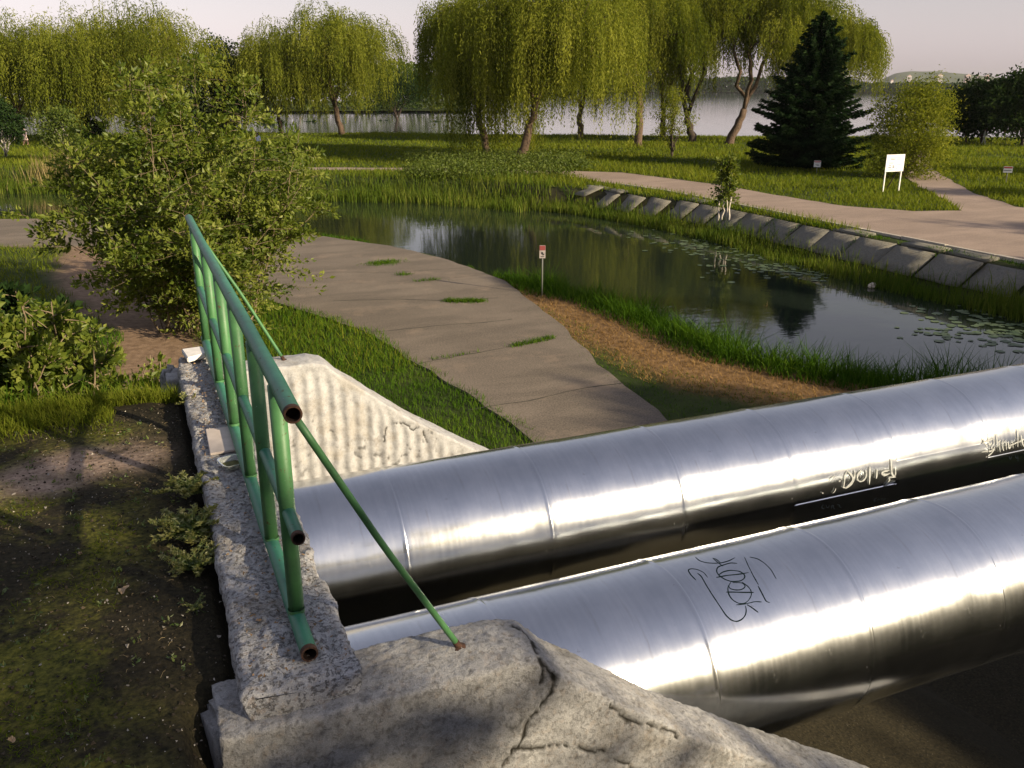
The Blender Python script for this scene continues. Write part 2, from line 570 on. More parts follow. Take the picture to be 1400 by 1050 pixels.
def paint_mat(name, a, b):
    k = NT(name)
    co = k.coord()
    n1 = k.noise(co, 9, 5, .6)
    n2 = k.noise(k.map(co, (1, 1, 1)), 34, 5, .7)
    c = k.ramp(n1, [(.3, a), (.7, b)])
    ru = k.ramp(n2, [(.635, (0, 0, 0)), (.68, (1, 1, 1))])
    c = k.mix(ru, c, (.09, .035, .015))
    ch = k.ramp(k.noise(k.map(co, loc=(9, 2, 4)), 55, 4, .6), [(.70, (0, 0, 0)), (.73, (1, 1, 1))])
    c = k.mix(k.math('MULTIPLY', ch, .6), c, (.35, .42, .36))
    gr = k.ramp(k.noise(k.map(co, (1, 1, 1), loc=(2, 7, 1)), 5, 7, .75), [(.48, (0, 0, 0)), (.66, (1, 1, 1))])
    c = k.mix(k.math('MULTIPLY', gr, .45), c, (.030, .060, .035))
    c = k.mix(k.math('MULTIPLY', k.noise(co, 130, 3, .6), .30), c, (.10, .20, .12))
    r = k.math('ADD', k.math('MULTIPLY', ru, .4), .50)
    return k.done(k.bsdf(c, r, 0, k.bump(k.math('ADD', n1, k.math('MULTIPLY', n2, .3)), .35, .004), spec=.45))
M['teal'] = paint_mat('teal_green_paint', (.014, .125, .080), (.028, .185, .120))
M['green'] = paint_mat('leaf_green_paint', (.034, .130, .036), (.060, .190, .062))
M['rust'] = plain('rust', (.050, .023, .014), .95, nscale=60, namp=.6, bump=.004)
M['hollow'] = plain('bore_shade', (.02, .012, .008), .95)
M['white'] = plain('white_paint', (.70, .69, .67), .55, nscale=5, namp=.06)
M['red'] = plain('red_print', (.42, .045, .05), .6)
M['ink'] = plain('black_print', (.03, .03, .035), .6)
M['greyprint'] = plain('grey_print', (.22, .22, .26), .6)
M['pole'] = plain('grey_pole', (.25, .26, .25), .5, .4)
k = NT('black_marker'); M['marker'] = k.done(k.bsdf((.006, .012, .014), 1.0, 0, spec=0.0))
M['chalk'] = plain('white_chalk', (.33, .345, .34), .95, nscale=40, namp=.5)
M['faintchalk'] = plain('faint_chalk', (.10, .12, .11), .7)
M['tile'] = plain('pale_ceramic', (.48, .42, .38), .5, nscale=14, namp=.15)
M['block'] = plain('white_block', (.68, .66, .64), .7, nscale=14, namp=.15)
M['rubble'] = plain('granite_chip', (.17, .17, .18), .9, nscale=30, namp=.4)
M['crackfill'] = plain('crack_soil', (.035, .032, .022), .95, nscale=6, namp=.5)
M['deadleaf'] = plain('dead_leaf', (.42, .30, .18), .85, nscale=30, namp=.3)

# ------------------------------------------------------------------ terrain
ZW = -4.60          # water
ZP = -4.20          # lower footpath
ZR = -3.50          # road and lawn across the canal
NEAR = [(13.2, -400), (13.4, -60), (13.8, 2), (16.2, 8), (16.6, 12), (14.6, 14.2), (13.4, 16.4), (13.3, 19.2), (13.0, 22.6), (12.2, 25.4),
        (11.4, 27.9), (11.1, 32), (9.6, 35.4), (7.3, 39.4), (3.7, 46.5), (-3, 48.6), (-6.5, 50.3), (-40, 60), (-400, 120)]
FAR = [(23.0, -400), (23.0, -60), (23.0, 17), (22.7, 19.2), (22.5, 22), (22.6, 26), (22.9, 31), (22.7, 36.4), (21.2, 42.2), (16.3, 49.6),
       (10.6, 53.6), (4.6, 57), (-3.3, 63.4), (-8, 65.6), (-40, 77), (-400, 140)]
WATER_POLY = NEAR + FAR[::-1]
BANK_W = 2.15

def dist_seg(x, y):
    return dist_line(x, y, NEAR), dist_line(x, y, FAR)

def hfun(x, y):
    x, y = np.asarray(x, float), np.asarray(y, float)
    shp = x.shape
    x, y = x.ravel(), y.ravel()
    dn, df = dist_seg(x, y)
    ins = in_poly(x, y, WATER_POLY)
    near_side = dn < df
    D = fwd_dist(x, y)
    # lawn sinking into the lake
    shore = 118 + 5 * np.sin(x * .045 + 1)
    lawn = np.where(D < shore - 16, ZR, ZR + (-4.25 - ZR) * smooth(shore - 16, shore - 1, D))
    lawn = np.where(D > shore - 1, -4.25 - 2.2 * smooth(shore - 1, shore + 6, D), lawn)
    nz = fbm2(x, y, .22, 3, 5) * .10
    lowp = ZP - .02 + nz * .15
    zn = ZW - .08 + (lowp - ZW + .08) * smooth(-.1, 1.5, dn)
    zf = ZW - .08 + (lawn + nz * .25 - .012 - ZW + .08) * smooth(0.0, BANK_W, df)
    z = np.where(near_side, zn, zf)
    z = np.where(ins, ZW - .08 - 1.1 * smooth(0, 2.5, np.minimum(dn, df)), z)
    # the embankment that carries the pipes' headwall
    dx = np.maximum(x - .06, 0); dy = np.maximum(y - 5.45, 0)
    d = np.hypot(dx, dy)
    k = .62 + .05 * fbm2(x, y, .5, 2, 8)
    emb = -.075 - np.maximum(d - .10, 0) * k + fbm2(x, y, 1.1, 3, 21) * .035 * smooth(-.1, .5, d) + fbm2(x, y, 2.2, 3, 9) * .018
    # dug out round the pipes and in front of the near wing wall
    tr = (x > .36) & (y > 2.1) & (y < 6.0)
    emb = np.where(tr, np.minimum(emb, -1.75 - .3 * (x - .36)), emb)
    front = smooth(-.06, .10, x) * smooth(2.6, 2.2, y) * .85
    emb = emb - front
    emb = np.where((x > -.02) & (x <= .36) & (y > 2.2) & (y < 6.15), np.minimum(emb, -.09 - .35 * smooth(.10, .2, x)), emb)
    z = np.maximum(z, np.maximum(emb, -7))
    return z.reshape(shp)

def ground_z(x, y):
    return float(hfun(np.array([x]), np.array([y]))[0])

def place(u, v, tmax=900):
    """the point of the terrain seen at a pixel of the photograph"""
    d = ray(u, v)
    t = np.geomspace(1.0, tmax, 2500)
    P = CAM + d[None] * t[:, None]
    below = P[:, 2] < hfun(P[:, 0], P[:, 1])
    if not below.any():
        return P[-1]
    i = int(np.argmax(below))
    a, b = t[max(i - 1, 0)], t[i]
    for _ in range(24):
        m = (a + b) / 2
        q = CAM + d * m
        if q[2] < ground_z(q[0], q[1]): b = m
        else: a = m
    q = CAM + d * b
    return np.array([q[0], q[1], ground_z(q[0], q[1])])

FOOTPATH = [(6.0, 7), (5.85, 13), (5.7, 16), (5.3, 18.8), (4.8, 21.9), (3.7, 24.5), (2.2, 28.5), (-1.8, 38), (-14, 43), (-40, 52),
            (-40, 56), (-9, 48.6), (-2, 46.6), (3.0, 44.5), (6.2, 38.2), (8.9, 33.6), (10.1, 30), (10.5, 25.8), (9.9, 20.5), (9.1, 16.6), (8.6, 13), (8.4, 7)]
kR = (CAMZ - ZR) / (CAMZ + 3.0)
def zr(pts):
    return [(a * kR, b * kR) for a, b in pts]
ROAD = [(25.35, -60), (25.3, 17), (25.5, 25)] + zr([(23.2, 28.7), (23.3, 36.8), (22.5, 41.5), (22.2, 46)]) + zr([(15, 52), (6, 56.5)]) \
    + zr([(6.5, 58), (15.5, 53.6), (23.0, 48.6), (26.1, 45.8), (26.9, 40.8), (27.4, 37.1), (27.0, 33.2), (27.2, 28.8), (28.5, 26.5), (30.4, 25.9)]) \
    + zr([(33.5, 30), (37.5, 35.3), (41.7, 40.5), (48, 46), (56, 53), (57, 52), (51, 47), (43.6, 39.4), (36.1, 30.3), (33.5, 26), (34.5, 23), (42, 10)]) + [(50, -60)]
DIRT = [(-2.4, 45), (-1.7, 38), (-1.7, 32), (-.9, 27), (0.0, 23.5), (.1, 20), (-.1, 17)]

def spaced(segs):
    out = [segs[0][0]]
    for a, b, st in segs:
        n = max(1, int(round((b - a) / st)))
        out += list(a + (b - a) * np.arange(1, n + 1) / n)
    return np.array(out)

gx = spaced([(-3000, -400, 260), (-400, -60, 30), (-60, -14, 1.2), (-14, -2.4, .3), (-2.4, 1.2, .07), (1.2, 15, .25), (15, 45, .5), (45, 130, 1.6), (130, 500, 24), (500, 3400, 260)])
gy = spaced([(-600, -60, 40), (-60, -4, 1.4), (-4, 1.2, .25), (1.2, 7, .075), (7, 28, .25), (28, 72, .5), (72, 130, .9), (130, 300, 16), (300, 3400, 260)])
GX, GY = np.meshgrid(gx, gy, indexing='ij')
fx, fy = GX.ravel(), GY.ravel()
GZ = hfun(fx, fy)
nz1 = fbm2(fx, fy, .9, 3, 31)
nz2 = fbm2(fx, fy, .35, 3, 44)
dn_, df_ = dist_seg(fx, fy)
ins_ = in_poly(fx, fy, WATER_POLY)
pathd = np.where(in_poly(fx, fy, FOOTPATH), 0, dist_line(fx, fy, FOOTPATH))
m_dry = smooth(4.3, 3.2, dn_ + nz1 * .7) * smooth(.9, 1.9, dn_ + nz1 * .5) * (fy > 11) * (fy < 31) * (fx > 8) * (dn_ < df_) * (1 - ins_)
m_dirt = smooth(1.5, .7, dist_line(fx, fy, DIRT) + nz1 * .7)
bank_soil = smooth(BANK_W + .25, BANK_W - .4, df_) * (dn_ > df_) * (fx > 19) * (1 - ins_)
dplat = np.hypot(np.maximum(fx - .1, 0), np.maximum(fy - 5.35, 0))
m_soil = np.maximum(smooth(.35, .05, dplat + nz1 * .1), np.maximum(bank_soil * .8, smooth(0, .8, (fx - .2)) * smooth(-9, -6, fy + nz1) * smooth(9.5, 7.5, fy + nz1) * smooth(12.5, 10.5, fx + nz1)))
m_soil = np.maximum(m_soil, 1.0 * ins_)
m_moss = smooth(-.02, -.35, fx + nz1 * .08) * smooth(5.2, 4.9, fy)
bp = at_z(60, 655, -.08); bq = at_z(165, 625, -.08); br_ = at_z(95, 640, -.08)
m_bare = smooth(.30, .08, dist_line(fx, fy, [tuple(bp[:2]), tuple(br_[:2]), tuple(bq[:2])]) + nz1 * .10)
me = np_mesh('ground', np.stack([fx, fy, GZ], 1), grid_faces(len(gx), len(gy))[:, ::1], True,
             {'dry': ('POINT', m_dry), 'dirt': ('POINT', m_dirt), 'soil': ('POINT', m_soil), 'moss': ('POINT', m_moss), 'bare': ('POINT', m_bare)}, [M['ground']])
tag(link('ground', me), kind='structure')

def jitter_poly(poly, step, amp, seed):
    out = []
    n = len(poly)
    for i in range(n):
        a, b = np.array(poly[i]), np.array(poly[(i + 1) % n])
        L = np.linalg.norm(b - a)
        k = max(1, int(L / step))
        for j in range(k):
            out.append(a + (b - a) * j / k)
    out = np.array(out)
    out[:, 0] += fbm2(out[:, 0], out[:, 1], .9, 3, seed) * amp
    out[:, 1] += fbm2(out[:, 0], out[:, 1], .9, 3, seed + 7) * amp
    return [tuple(p) for p in out]

def sheet(name, poly, z, mat, thick=0.0):
    bm = bmesh.new()
    vs = [bm.verts.new((x, y, z)) for x, y in poly]
    f = bm.faces.new(vs)
    if thick:
        r = bmesh.ops.extrude_face_region(bm, geom=[f])
        for v in r['geom']:
            if isinstance(v, bmesh.types.BMVert):
                v.co.z -= thick
    bmesh.ops.triangulate(bm, faces=bm.faces[:])
    bmesh.ops.recalc_face_normals(bm, faces=bm.faces[:])
    me = bpy.data.meshes.new(name)
    bm.to_mesh(me); bm.free()
    me.materials.append(mat)
    return tag(link(name, me), kind='structure')

FOOTPATH_J = jitter_poly(FOOTPATH, .5, .20, 3)
ROAD_J = jitter_poly(ROAD, .8, .30, 6)
sheet('footpath', FOOTPATH_J, ZP + .03, M['footpath'], .10)
sheet('road', ROAD_J, ZR + .03, M['road'], .10)
sheet('pond_water', [(13.2, -400)] + [(x - (1.5 if i < 19 else 0), y) for i, (x, y) in enumerate(NEAR)][1:-1] + [(-400, 118), (-400, 142)] + [(x + 1, y + .6) for x, y in FAR[::-1]][1:-1] + [(24, -400)], ZW, M['pond'])
lk = []
for D, s in ((112, 1), (3000, -1)):
    for L in (np.linspace(-2500, 2500, 12)[::s]):
        lk.append((L * cy_ + D * sy_, -L * sy_ + D * cy_))
sheet('lake_water', lk, ZW + .02, M['lake'])

# ------------------------------------------------------------------ headwall: coping slab, wing walls, back wall
def sweep(path_x, section_fn, ncs, disp, mats, name, parent, freq=(9, 30), seed=0, crack_fn=None):
    """section_fn(s) -> (ncs,3) points of the cross section at path parameter s"""
    V = np.concatenate([section_fn(s) for s in path_x])
    n = len(path_x)
    q = grid_faces(n, ncs)
    # close the cross section and the two ends
    i = np.arange(n - 1)
    q2 = np.stack([i * ncs + ncs - 1, (i + 1) * ncs + ncs - 1, (i + 1) * ncs, i * ncs], 1)
    caps = []
    c0 = V[:ncs].mean(0); c1 = V[-ncs:].mean(0)
    V = np.concatenate([V, [c0], [c1]])
    for j in range(ncs):
        j2 = (j + 1) % ncs
        caps.append([len(V) - 2, j, j2]); caps.append([len(V) - 1, (n - 1) * ncs + j2, (n - 1) * ncs + j])
    extra = crack_fn(V) if crack_fn else np.zeros(len(V))
    for f, a in zip(freq, disp):
        V = V + a * np.stack([fbm(V * f, 3, seed + 1), fbm(V * f, 3, seed + 5), fbm(V * f, 3, seed + 9)], 1)
    if crack_fn:
        cen = V.mean(0)
        V[:, 1] += extra * .008
        V[:, 2] -= extra * .008
    me = np_mesh(name, V, [np.concatenate([q, q2]), np.array(caps)], True, {'crack': ('POINT', np.clip(extra * 1.3, 0, 1))}, mats)
    bm = bmesh.new(); bm.from_mesh(me)
    bmesh.ops.recalc_face_normals(bm, faces=bm.faces[:])
    bm.to_mesh(me); bm.free()
    return link(name, me, parent)

headwall = empty('concrete_headwall', (.30, 4.2, 0), 'weathered concrete headwall with rough coping and two sloping wing walls round the pipes', 'wall')
HW = Matrix.Translation((-.30, -4.2, 0))

def coping_section(s):
    y0, y1 = 2.30, 6.08
    e = min(s - y0, y1 - s)
    r = .035
    sh = 0 if e > r else r - math.sqrt(max(r * r - (r - e) ** 2, 0))
    x0, x1, zt, zb = .112 + sh * .4, .462 - sh * .4, 0.0 - sh * .5, -.10
    pts = []
    for z in np.linspace(zb, zt - .02, 6): pts.append((x0, s, z))
    pts.append((x0 + .008, s, zt - .006))
    for x in np.linspace(x0 + .022, x1 - .022, 34): pts.append((x, s, zt))
    pts.append((x1 - .008, s, zt - .006))
    for z in np.linspace(zt - .02, zb, 6): pts.append((x1, s, z))
    return np.array(pts)
ss = np.concatenate([np.linspace(2.30, 2.34, 8), np.arange(2.352, 6.03, .012), np.linspace(6.04, 6.08, 7)])
o = sweep(ss, coping_section, 48, (.020, .013, .007), [M['coping']], 'coping_slab', headwall, (5, 22, 70), 3)
o.matrix_parent_inverse = HW

PROFILE = [(-.05, -.095), (.96, -.095), (1.06, -.12), (1.16, -.22), (1.30, -.325), (1.65, -.60), (2.10, -.90), (2.85, -1.37), (3.6, -1.9), (4.2, -2.3)]
def prof(x, jag=0.0):
    px, pz = zip(*PROFILE)
    return float(np.interp(x, px, pz))

def wing(y0, y1, x0, x1, zb, mats, name, seed, corr=None, disp=(.02, .012, .004), crack_fn=None):
    def sec(x):
        zt = prof(x)
        r = .012
        pts = []
        for t in np.concatenate([[0, 1.2], 2.2 - 1.0 * (1 - np.linspace(0, 1, 84))]) / 2.2: pts.append((x, y0, zb + (zt - r - zb) * (t if t < .55 else .55 + (t - .55))))
        pts.append((x, y0 + r * .35, zt - r * .3))
        for y in np.linspace(y0 + r, y1 - r, 28): pts.append((x, y, zt + .012 * math.sin((y - y0) / (y1 - y0) * math.pi)))
        pts.append((x, y1 - r * .35, zt - r * .3))
        for z in np.linspace(zt - r, zb, 8): pts.append((x, y1, z))
        P = np.array(pts)
        if corr:
            k = smooth(.03, .12, zt - P[:, 2]) * (P[:, 1] < y0 + .01)
            P[:, 1] += k * corr[1] * (math.cos(2 * math.pi * x / corr[0]) - .4)
        return P
    xs = np.concatenate([np.arange(x0, 2.6, .0095), np.arange(2.6, x1, .03)])
    o = sweep(xs, sec, len(sec(xs[0])), disp, mats, name, headwall, (4, 18, 60), seed, crack_fn)
    o.matrix_parent_inverse = HW
    return o
def near_cracks(V):
    j = fbm(V * 14, 3, 91) * .016
    w = .009 + .006 * fbm(V * 25, 2, 95)
    c = np.zeros(len(V))
    face = V[:, 1] < 2.29
    # one long crack running down the face from the shoulder of the wall, one across it
    for line in ([(1.06, -.11), (1.10, -.19), (1.085, -.25), (1.00, -.34), (.97, -.42), (.90, -.50), (.86, -.62)], [(1.00, -.34), (.93, -.33)], [(.95, -.43), (1.12, -.47), (1.30, -.56), (1.45, -.70)], [(1.32, -.36), (1.38, -.44), (1.52, -.52), (1.62, -.60)]):
        d = dist_line(V[:, 0] + j, V[:, 2] + j * .6, line)
        c = np.maximum(c, smooth(w, w * .25, d) * face)
    d = dist_line(V[:, 0] + j * 1.3, V[:, 1] * .6, [(1.05, 2.24 * .6), (1.075, 2.38 * .6), (1.045, 2.47 * .6)])
    c = np.maximum(c, smooth(w, w * .3, d) * (V[:, 2] > -.2) * .8)
    pit = fbm(V * 55, 2, 99)
    return np.maximum(c, smooth(.42, .58, pit) * .35)
def far_cracks(V):
    j = fbm(V * 14, 3, 81) * .014
    c = np.zeros(len(V))
    for line in ([(1.52, -.60), (1.60, -.615), (1.66, -.68), (1.70, -.66)], [(1.46, -.62), (1.44, -.74)], [(1.74, -.70), (1.76, -.80)]):
        c = np.maximum(c, smooth(.008, .002, dist_line(V[:, 0] + j, V[:, 2] + j, line)) * (V[:, 1] < 5.9))
    pit = fbm(V * 30, 2, 89)
    low = smooth(.25, .6, fbm(V * 3.5, 3, 83) + .6 * smooth(-.35, -.75, V[:, 2]))
    return np.maximum(c, smooth(.36, .52, pit) * .5 * low)
wn1 = wing(2.25, 2.54, .03, 4.2, -3.4, [M['wallconc']], 'wing_wall', 41, None, (.004, .007, .006), near_cracks)
wn1['label'] = 'cracked grey near wing wall in shade'
wn2 = wing(5.84, 6.12, .03, 4.2, -3.4, [M['whiteconc']], 'wing_wall', 57, (.088, .0080), (.010, .005, .002), far_cracks)
wn2['label'] = 'pale far wing wall with a corrugated face'
mb = MB()
mb.box((.285, 4.2, -1.75), (.30, 3.26, 3.28))
o = mb.build('back_wall', [M['wallconc']], headwall, False); o.matrix_parent_inverse = HW
mb = MB()
mb.tube([(.045, 2.30, -.9), (.05, 2.36, -.06)], [.10, .07], 10)
# broken corner block at the near end, pale on its left side
def block(name, c, s, seed, mat, rz=0, bev=.012, dispa=.008):
    bm = bmesh.new()
    bmesh.ops.create_cube(bm, size=1)
    for v in bm.verts: v.co = Vector((v.co.x * s[0], v.co.y * s[1], v.co.z * s[2]))
    bmesh.ops.bevel(bm, geom=bm.edges[:], offset=bev, segments=2, affect='EDGES')
    bmesh.ops.subdivide_edges(bm, edges=bm.edges[:], cuts=2, use_grid_fill=True)
    P = np.array([v.co for v in bm.verts])
    N = np.stack([fbm(P * 9 + seed, 3, seed + k) for k in (1, 2, 3)], 1) * dispa
    for v, d in zip(bm.verts, N): v.co += Vector(d)
    bmesh.ops.triangulate(bm, faces=[f for f in bm.faces if len(f.verts) > 4])
    me = bpy.data.meshes.new(name); bm.to_mesh(me); bm.free()
    me.materials.append(mat)
    for p in me.polygons: p.use_smooth = True
    o = bpy.data.objects.new(name, me); COL.objects.link(o)
    o.location = c; o.rotation_euler = (0, 0, rz)
    return o
o = block('end_block', (-.255, -1.81, -.52), (.09, .20, .84), 5, M['wallconc'], .25, .03, .02); o.parent = headwall
o = block('end_block', (-.245, 1.86, -.30), (.10, .20, .45), 9, M['wallconc'], -.2, .03, .02); o.parent = headwall

# ------------------------------------------------------------------ pipes
PR, PZ = .492, -1.045
PY = {'up': 4.87, 'lo': 3.21}

def on_pipe(u, v, which, lift=.002):
    d = ray(u, v)
    yc, R = PY[which], PR + .006 + lift
    a = d[1] ** 2 + d[2] ** 2
    b = -yc * d[1] + (CAMZ - PZ) * d[2]
    cc = yc * yc + (CAMZ - PZ) ** 2 - R * R
    t = (-b - math.sqrt(max(b * b - a * cc, 0))) / a
    return CAM + d * t

def jacket(name, x0, x1, parent, lap=None, off=.006, flare=0.0, seed=0):
    """one sheet wrapped round the pipe: swaged right edge, lapped along the angle `lap`"""
    nA = 120
    lap = lap if lap is not None else math.pi * 1.45
    t = np.linspace(0, 1, nA + 1)
    ang = lap + t * 2 * math.pi
    rr = PR + off * (1 - t) + flare * np.clip(1 - t * 9, 0, 1) ** 2
    L = x1 - x0
    prof_ = [(-.012, -.0015), (.0, 0), (.03, 0), (L * .25, 0), (L * .5, 0), (L * .75, 0), (L - .030, 0), (L - .018, .0012), (L - .010, .0032), (L - .004, .0030), (L, .0022), (L + .0005, -.004)]
    V = []
    for px, pr in prof_:
        dent = .0007 * fbm(np.stack([np.full(nA + 1, (x0 + px) * 1.6 + seed), np.cos(ang) * 1.2, np.sin(ang) * 1.2], 1), 2, 70 + seed)
        if pr: dent = dent * .4
        r = rr + pr + dent
        V.append(np.stack([np.full(nA + 1, px), np.cos(ang) * r, np.sin(ang) * r], 1))
    V = np.concatenate(V)
    q = grid_faces(len(prof_), nA + 1)
    n0 = len(V)
    # the step where the sheet laps over itself
    m = nA + 1
    i = np.arange(len(prof_) - 1)
    step = np.stack([i * m, (i + 1) * m, (i + 1) * m + nA, i * m + nA], 1)
    me = np_mesh(name, V, np.concatenate([q, step]), True, None, [M['metal']])
    bm = bmesh.new(); bm.from_mesh(me); bmesh.ops.recalc_face_normals(bm, faces=bm.faces[:])
    for e in bm.edges:
        if len(e.link_faces) == 2 and e.calc_face_angle(0) > .6: e.smooth = False
    bm.to_mesh(me); bm.free()
    o = link(name, me, parent)
    o.location = (x0, 0, 0)
    return o

def ang_of(u, v, which):
    p = on_pipe(u, v, which)
    return math.atan2(p[2] - PZ, p[1] - PY[which])

pipes = {}
for which, lab, seams in (('up', 'silver heating pipe farther from the camera with white scrawled lettering', [.33, 1.20, 2.125, 3.085, 3.99, 4.91, 5.83]),
                          ('lo', 'silver heating pipe nearer the camera with a black scrawled tag', [.33, 1.25, 2.175, 3.09, 3.99, 4.91, 5.83])):
    root = empty('heating_pipe', (0, PY[which], PZ), lab, 'pipe', 'large silver heating pipes side by side')
    pipes[which] = root
    xs = seams + [5.83 + .92 * k for k in range(1, 21)]
    for k in range(len(xs) - 1):
        lap = math.pi * 1.5
        fl = 0
        if which == 'up':
            if k == 4: lap = ang_of(1150, 678, 'up')
            if k == 5: lap = ang_of(1282, 619, 'up')
            if k == 6: lap = ang_of(1370, 622, 'up')
        else:
            lap = rad(308 + 9 * math.sin(k * 2.1))
        jacket('jacket_sheet', xs[k], xs[k + 1], root, lap, .007, fl, k + (30 if which == 'lo' else 0))

def stroke_mesh(name, strokes, which, width, mat, parent, label=None):
    mb = MB()
    for s in strokes:
        s = np.array(s, float)
        seg = np.hypot(*np.diff(s, axis=0).T)
        L = np.concatenate([[0], np.cumsum(seg)])
        n = max(3, int(L[-1] / 2.0))
        tt = np.linspace(0, L[-1], n)
        p = np.stack([np.interp(tt, L, s[:, 0]), np.interp(tt, L, s[:, 1])], 1)
        for _ in range(2):
            if n > 4: p[1:-1] = (p[:-2] + 2 * p[1:-1] + p[2:]) / 4
        P = np.array([on_pipe(u, v, which, .0032 if which == 'up' else -.0012) for u, v in p])
        yc = PY[which]
        nor = unit(P * [0, 1, 1] - [0, yc, PZ])
        tan = unit(np.gradient(P, axis=0))
        sd = unit(np.cross(tan, nor))
        w = width * (.55 + .55 * (.5 + .5 * np.sin(np.cumsum(RNG.normal(0, .5, len(P))) + RNG.uniform(0, 6))) + .15 * RNG.random(len(P)))[:, None] * np.minimum(1, .45 + np.minimum(np.arange(n), np.arange(n)[::-1])[:, None] / 3)
        V = np.stack([P - sd * w / 2, P + sd * w / 2], 1).reshape(-1, 3) - np.array([0, yc, PZ])
        q = [[2 * i, 2 * i + 1, 2 * i + 3, 2 * i + 2] for i in range(n - 1)]
        mb.add(V, q)
    o = mb.build(name, [mat], parent, False)
    if label: o['label'] = label
    return o

def zs(strokes, ox, oy, s):
    return [[(ox + x / s, oy + y / s) for x, y in st] for st in strokes]

tag_black = zs([
    [(145, 290), (180, 325), (250, 345), (330, 350), (400, 345), (470, 325), (525, 295)],
    [(310, 300), (345, 330), (410, 378)], [(310, 300), (340, 305), (385, 345)],
    [(545, 350), (480, 345), (400, 370), (355, 385), (345, 430), (375, 470), (430, 505), (490, 525), (580, 520), (620, 490), (620, 460), (570, 425), (480, 415), (410, 430), (370, 460)],
    [(345, 485), (450, 465), (560, 455), (655, 438)],
    [(490, 525), (460, 565), (470, 590), (520, 605), (580, 605), (625, 580), (625, 560), (590, 535), (500, 535)],
    [(590, 530), (650, 570), (680, 610), (685, 650), (660, 700), (620, 735), (560, 735), (500, 700), (465, 650), (455, 600), (460, 560)],
    [(440, 625), (520, 625), (600, 628), (705, 628)],
    [(535, 748), (620, 740), (720, 715), (780, 720)], [(640, 745), (690, 775), (748, 820)],
    [(165, 445), (200, 470), (250, 560), (300, 640), (380, 760), (440, 850), (490, 895), (540, 910), (590, 890), (625, 850), (635, 800), (625, 755)],
    [(150, 510), (100, 460), (70, 410), (110, 400), (170, 410), (230, 440), (262, 485)],
    [(615, 290), (650, 370), (700, 470), (750, 555)], [(745, 565), (790, 650), (825, 720), (860, 725)],
    [(665, 290), (740, 305), (810, 350), (870, 410), (920, 500)]], 930, 720, 7.0)
stroke_mesh('graffiti_tag', tag_black, 'lo', .0055, M['marker'], pipes['lo'], 'black marker tag written across the sheet')
w_a = zs([
    [(195, 362), (180, 400), (172, 445), (168, 488)], [(195, 372), (222, 395), (236, 430), (205, 468), (172, 490), (160, 480)], [(245, 365), (242, 420), (222, 462), (180, 490)],
    [(290, 362), (265, 390), (258, 425), (275, 445), (300, 440), (322, 412), (326, 375), (318, 360)],
    [(347, 340), (347, 400), (343, 462)], [(396, 360), (395, 395), (391, 422)],
    [(492, 285), (494, 335), (500, 400), (518, 412), (524, 385), (522, 345)], [(480, 365), (445, 372), (424, 382), (428, 398), (470, 392)],
    [(486, 385), (440, 405)], [(524, 412), (470, 412), (488, 425), (460, 462), (445, 474), (480, 455), (520, 438)],
    ], 1120, 570, 5.0)
w_d = zs([[(75, 435), (90, 408), (112, 405)], [(92, 522), (108, 510), (114, 488)], [(22, 518), (28, 524)], [(135, 440), (148, 436)]], 1120, 570, 5.0)
for st in w_d: stroke_mesh('graffiti_mark', [st], 'up', .012, M['chalk'], pipes['up'])
stroke_mesh('graffiti_tag', w_a, 'up', .013, M['chalk'], pipes['up'], 'white scrawled letters on the shaded side')
w_b = zs([
    [(1118, 140), (1135, 185), (1150, 205)], [(1150, 100), (1155, 160), (1165, 200), (1180, 175)], [(1115, 180), (1160, 160), (1190, 150)], [(1190, 140), (1200, 185), (1170, 215), (1200, 225)],
    [(1112, 240), (1150, 236), (1190, 232), (1200, 210)], [(1200, 222), (1170, 258), (1140, 276)], [(1212, 115), (1216, 160), (1220, 205)], [(1222, 175), (1240, 160)],
    [(1236, 160), (1232, 200), (1238, 240)], [(1258, 150), (1252, 200), (1262, 232)], [(1255, 190), (1275, 160)], [(1278, 160), (1280, 225)], [(1292, 170), (1300, 225), (1315, 190)], [(1322, 160), (1326, 215)], [(1300, 195), (1345, 180)],
    [(1356, 80), (1360, 150), (1358, 205)], [(1335, 180), (1375, 168), (1402, 150)], [(1380, 120), (1388, 175), (1400, 205)]], 1120, 570, 5.0)
stroke_mesh('graffiti_tag', w_b, 'up', .011, M['chalk'], pipes['up'], 'white scrawl at the edge of the photograph')
w_c = zs([[(30, 600), (12, 612), (14, 628), (34, 630)], [(48, 604), (50, 626), (66, 626), (70, 602)], [(84, 628), (84, 602), (102, 604), (104, 616), (88, 618), (108, 630)], [(124, 600), (150, 604), (128, 614), (152, 620)],
          [(392, 556), (376, 566), (374, 578), (392, 574)], [(400, 575), (404, 554), (418, 560), (418, 574)], [(428, 556), (430, 572), (446, 566), (456, 556)],
          [(1300, 270), (1308, 300), (1318, 270)], [(1345, 260), (1340, 285), (1365, 282)], [(1358, 262), (1360, 305)]], 1120, 570, 5.0)
for a_, b_ in ((0, 4), (4, 7), (7, 8), (8, 10)): stroke_mesh('graffiti_tag', w_c[a_:b_], 'up', .007, M['faintchalk'], pipes['up'], 'faint smudged letters below the white ones')

# ------------------------------------------------------------------ railing
RX = .316
railing = empty('railing', (RX, 4.4, 0), 'green tubular steel railing with rusty open ends on the concrete coping', 'railing')
RM = Matrix.Translation((-RX, -4.4, 0))

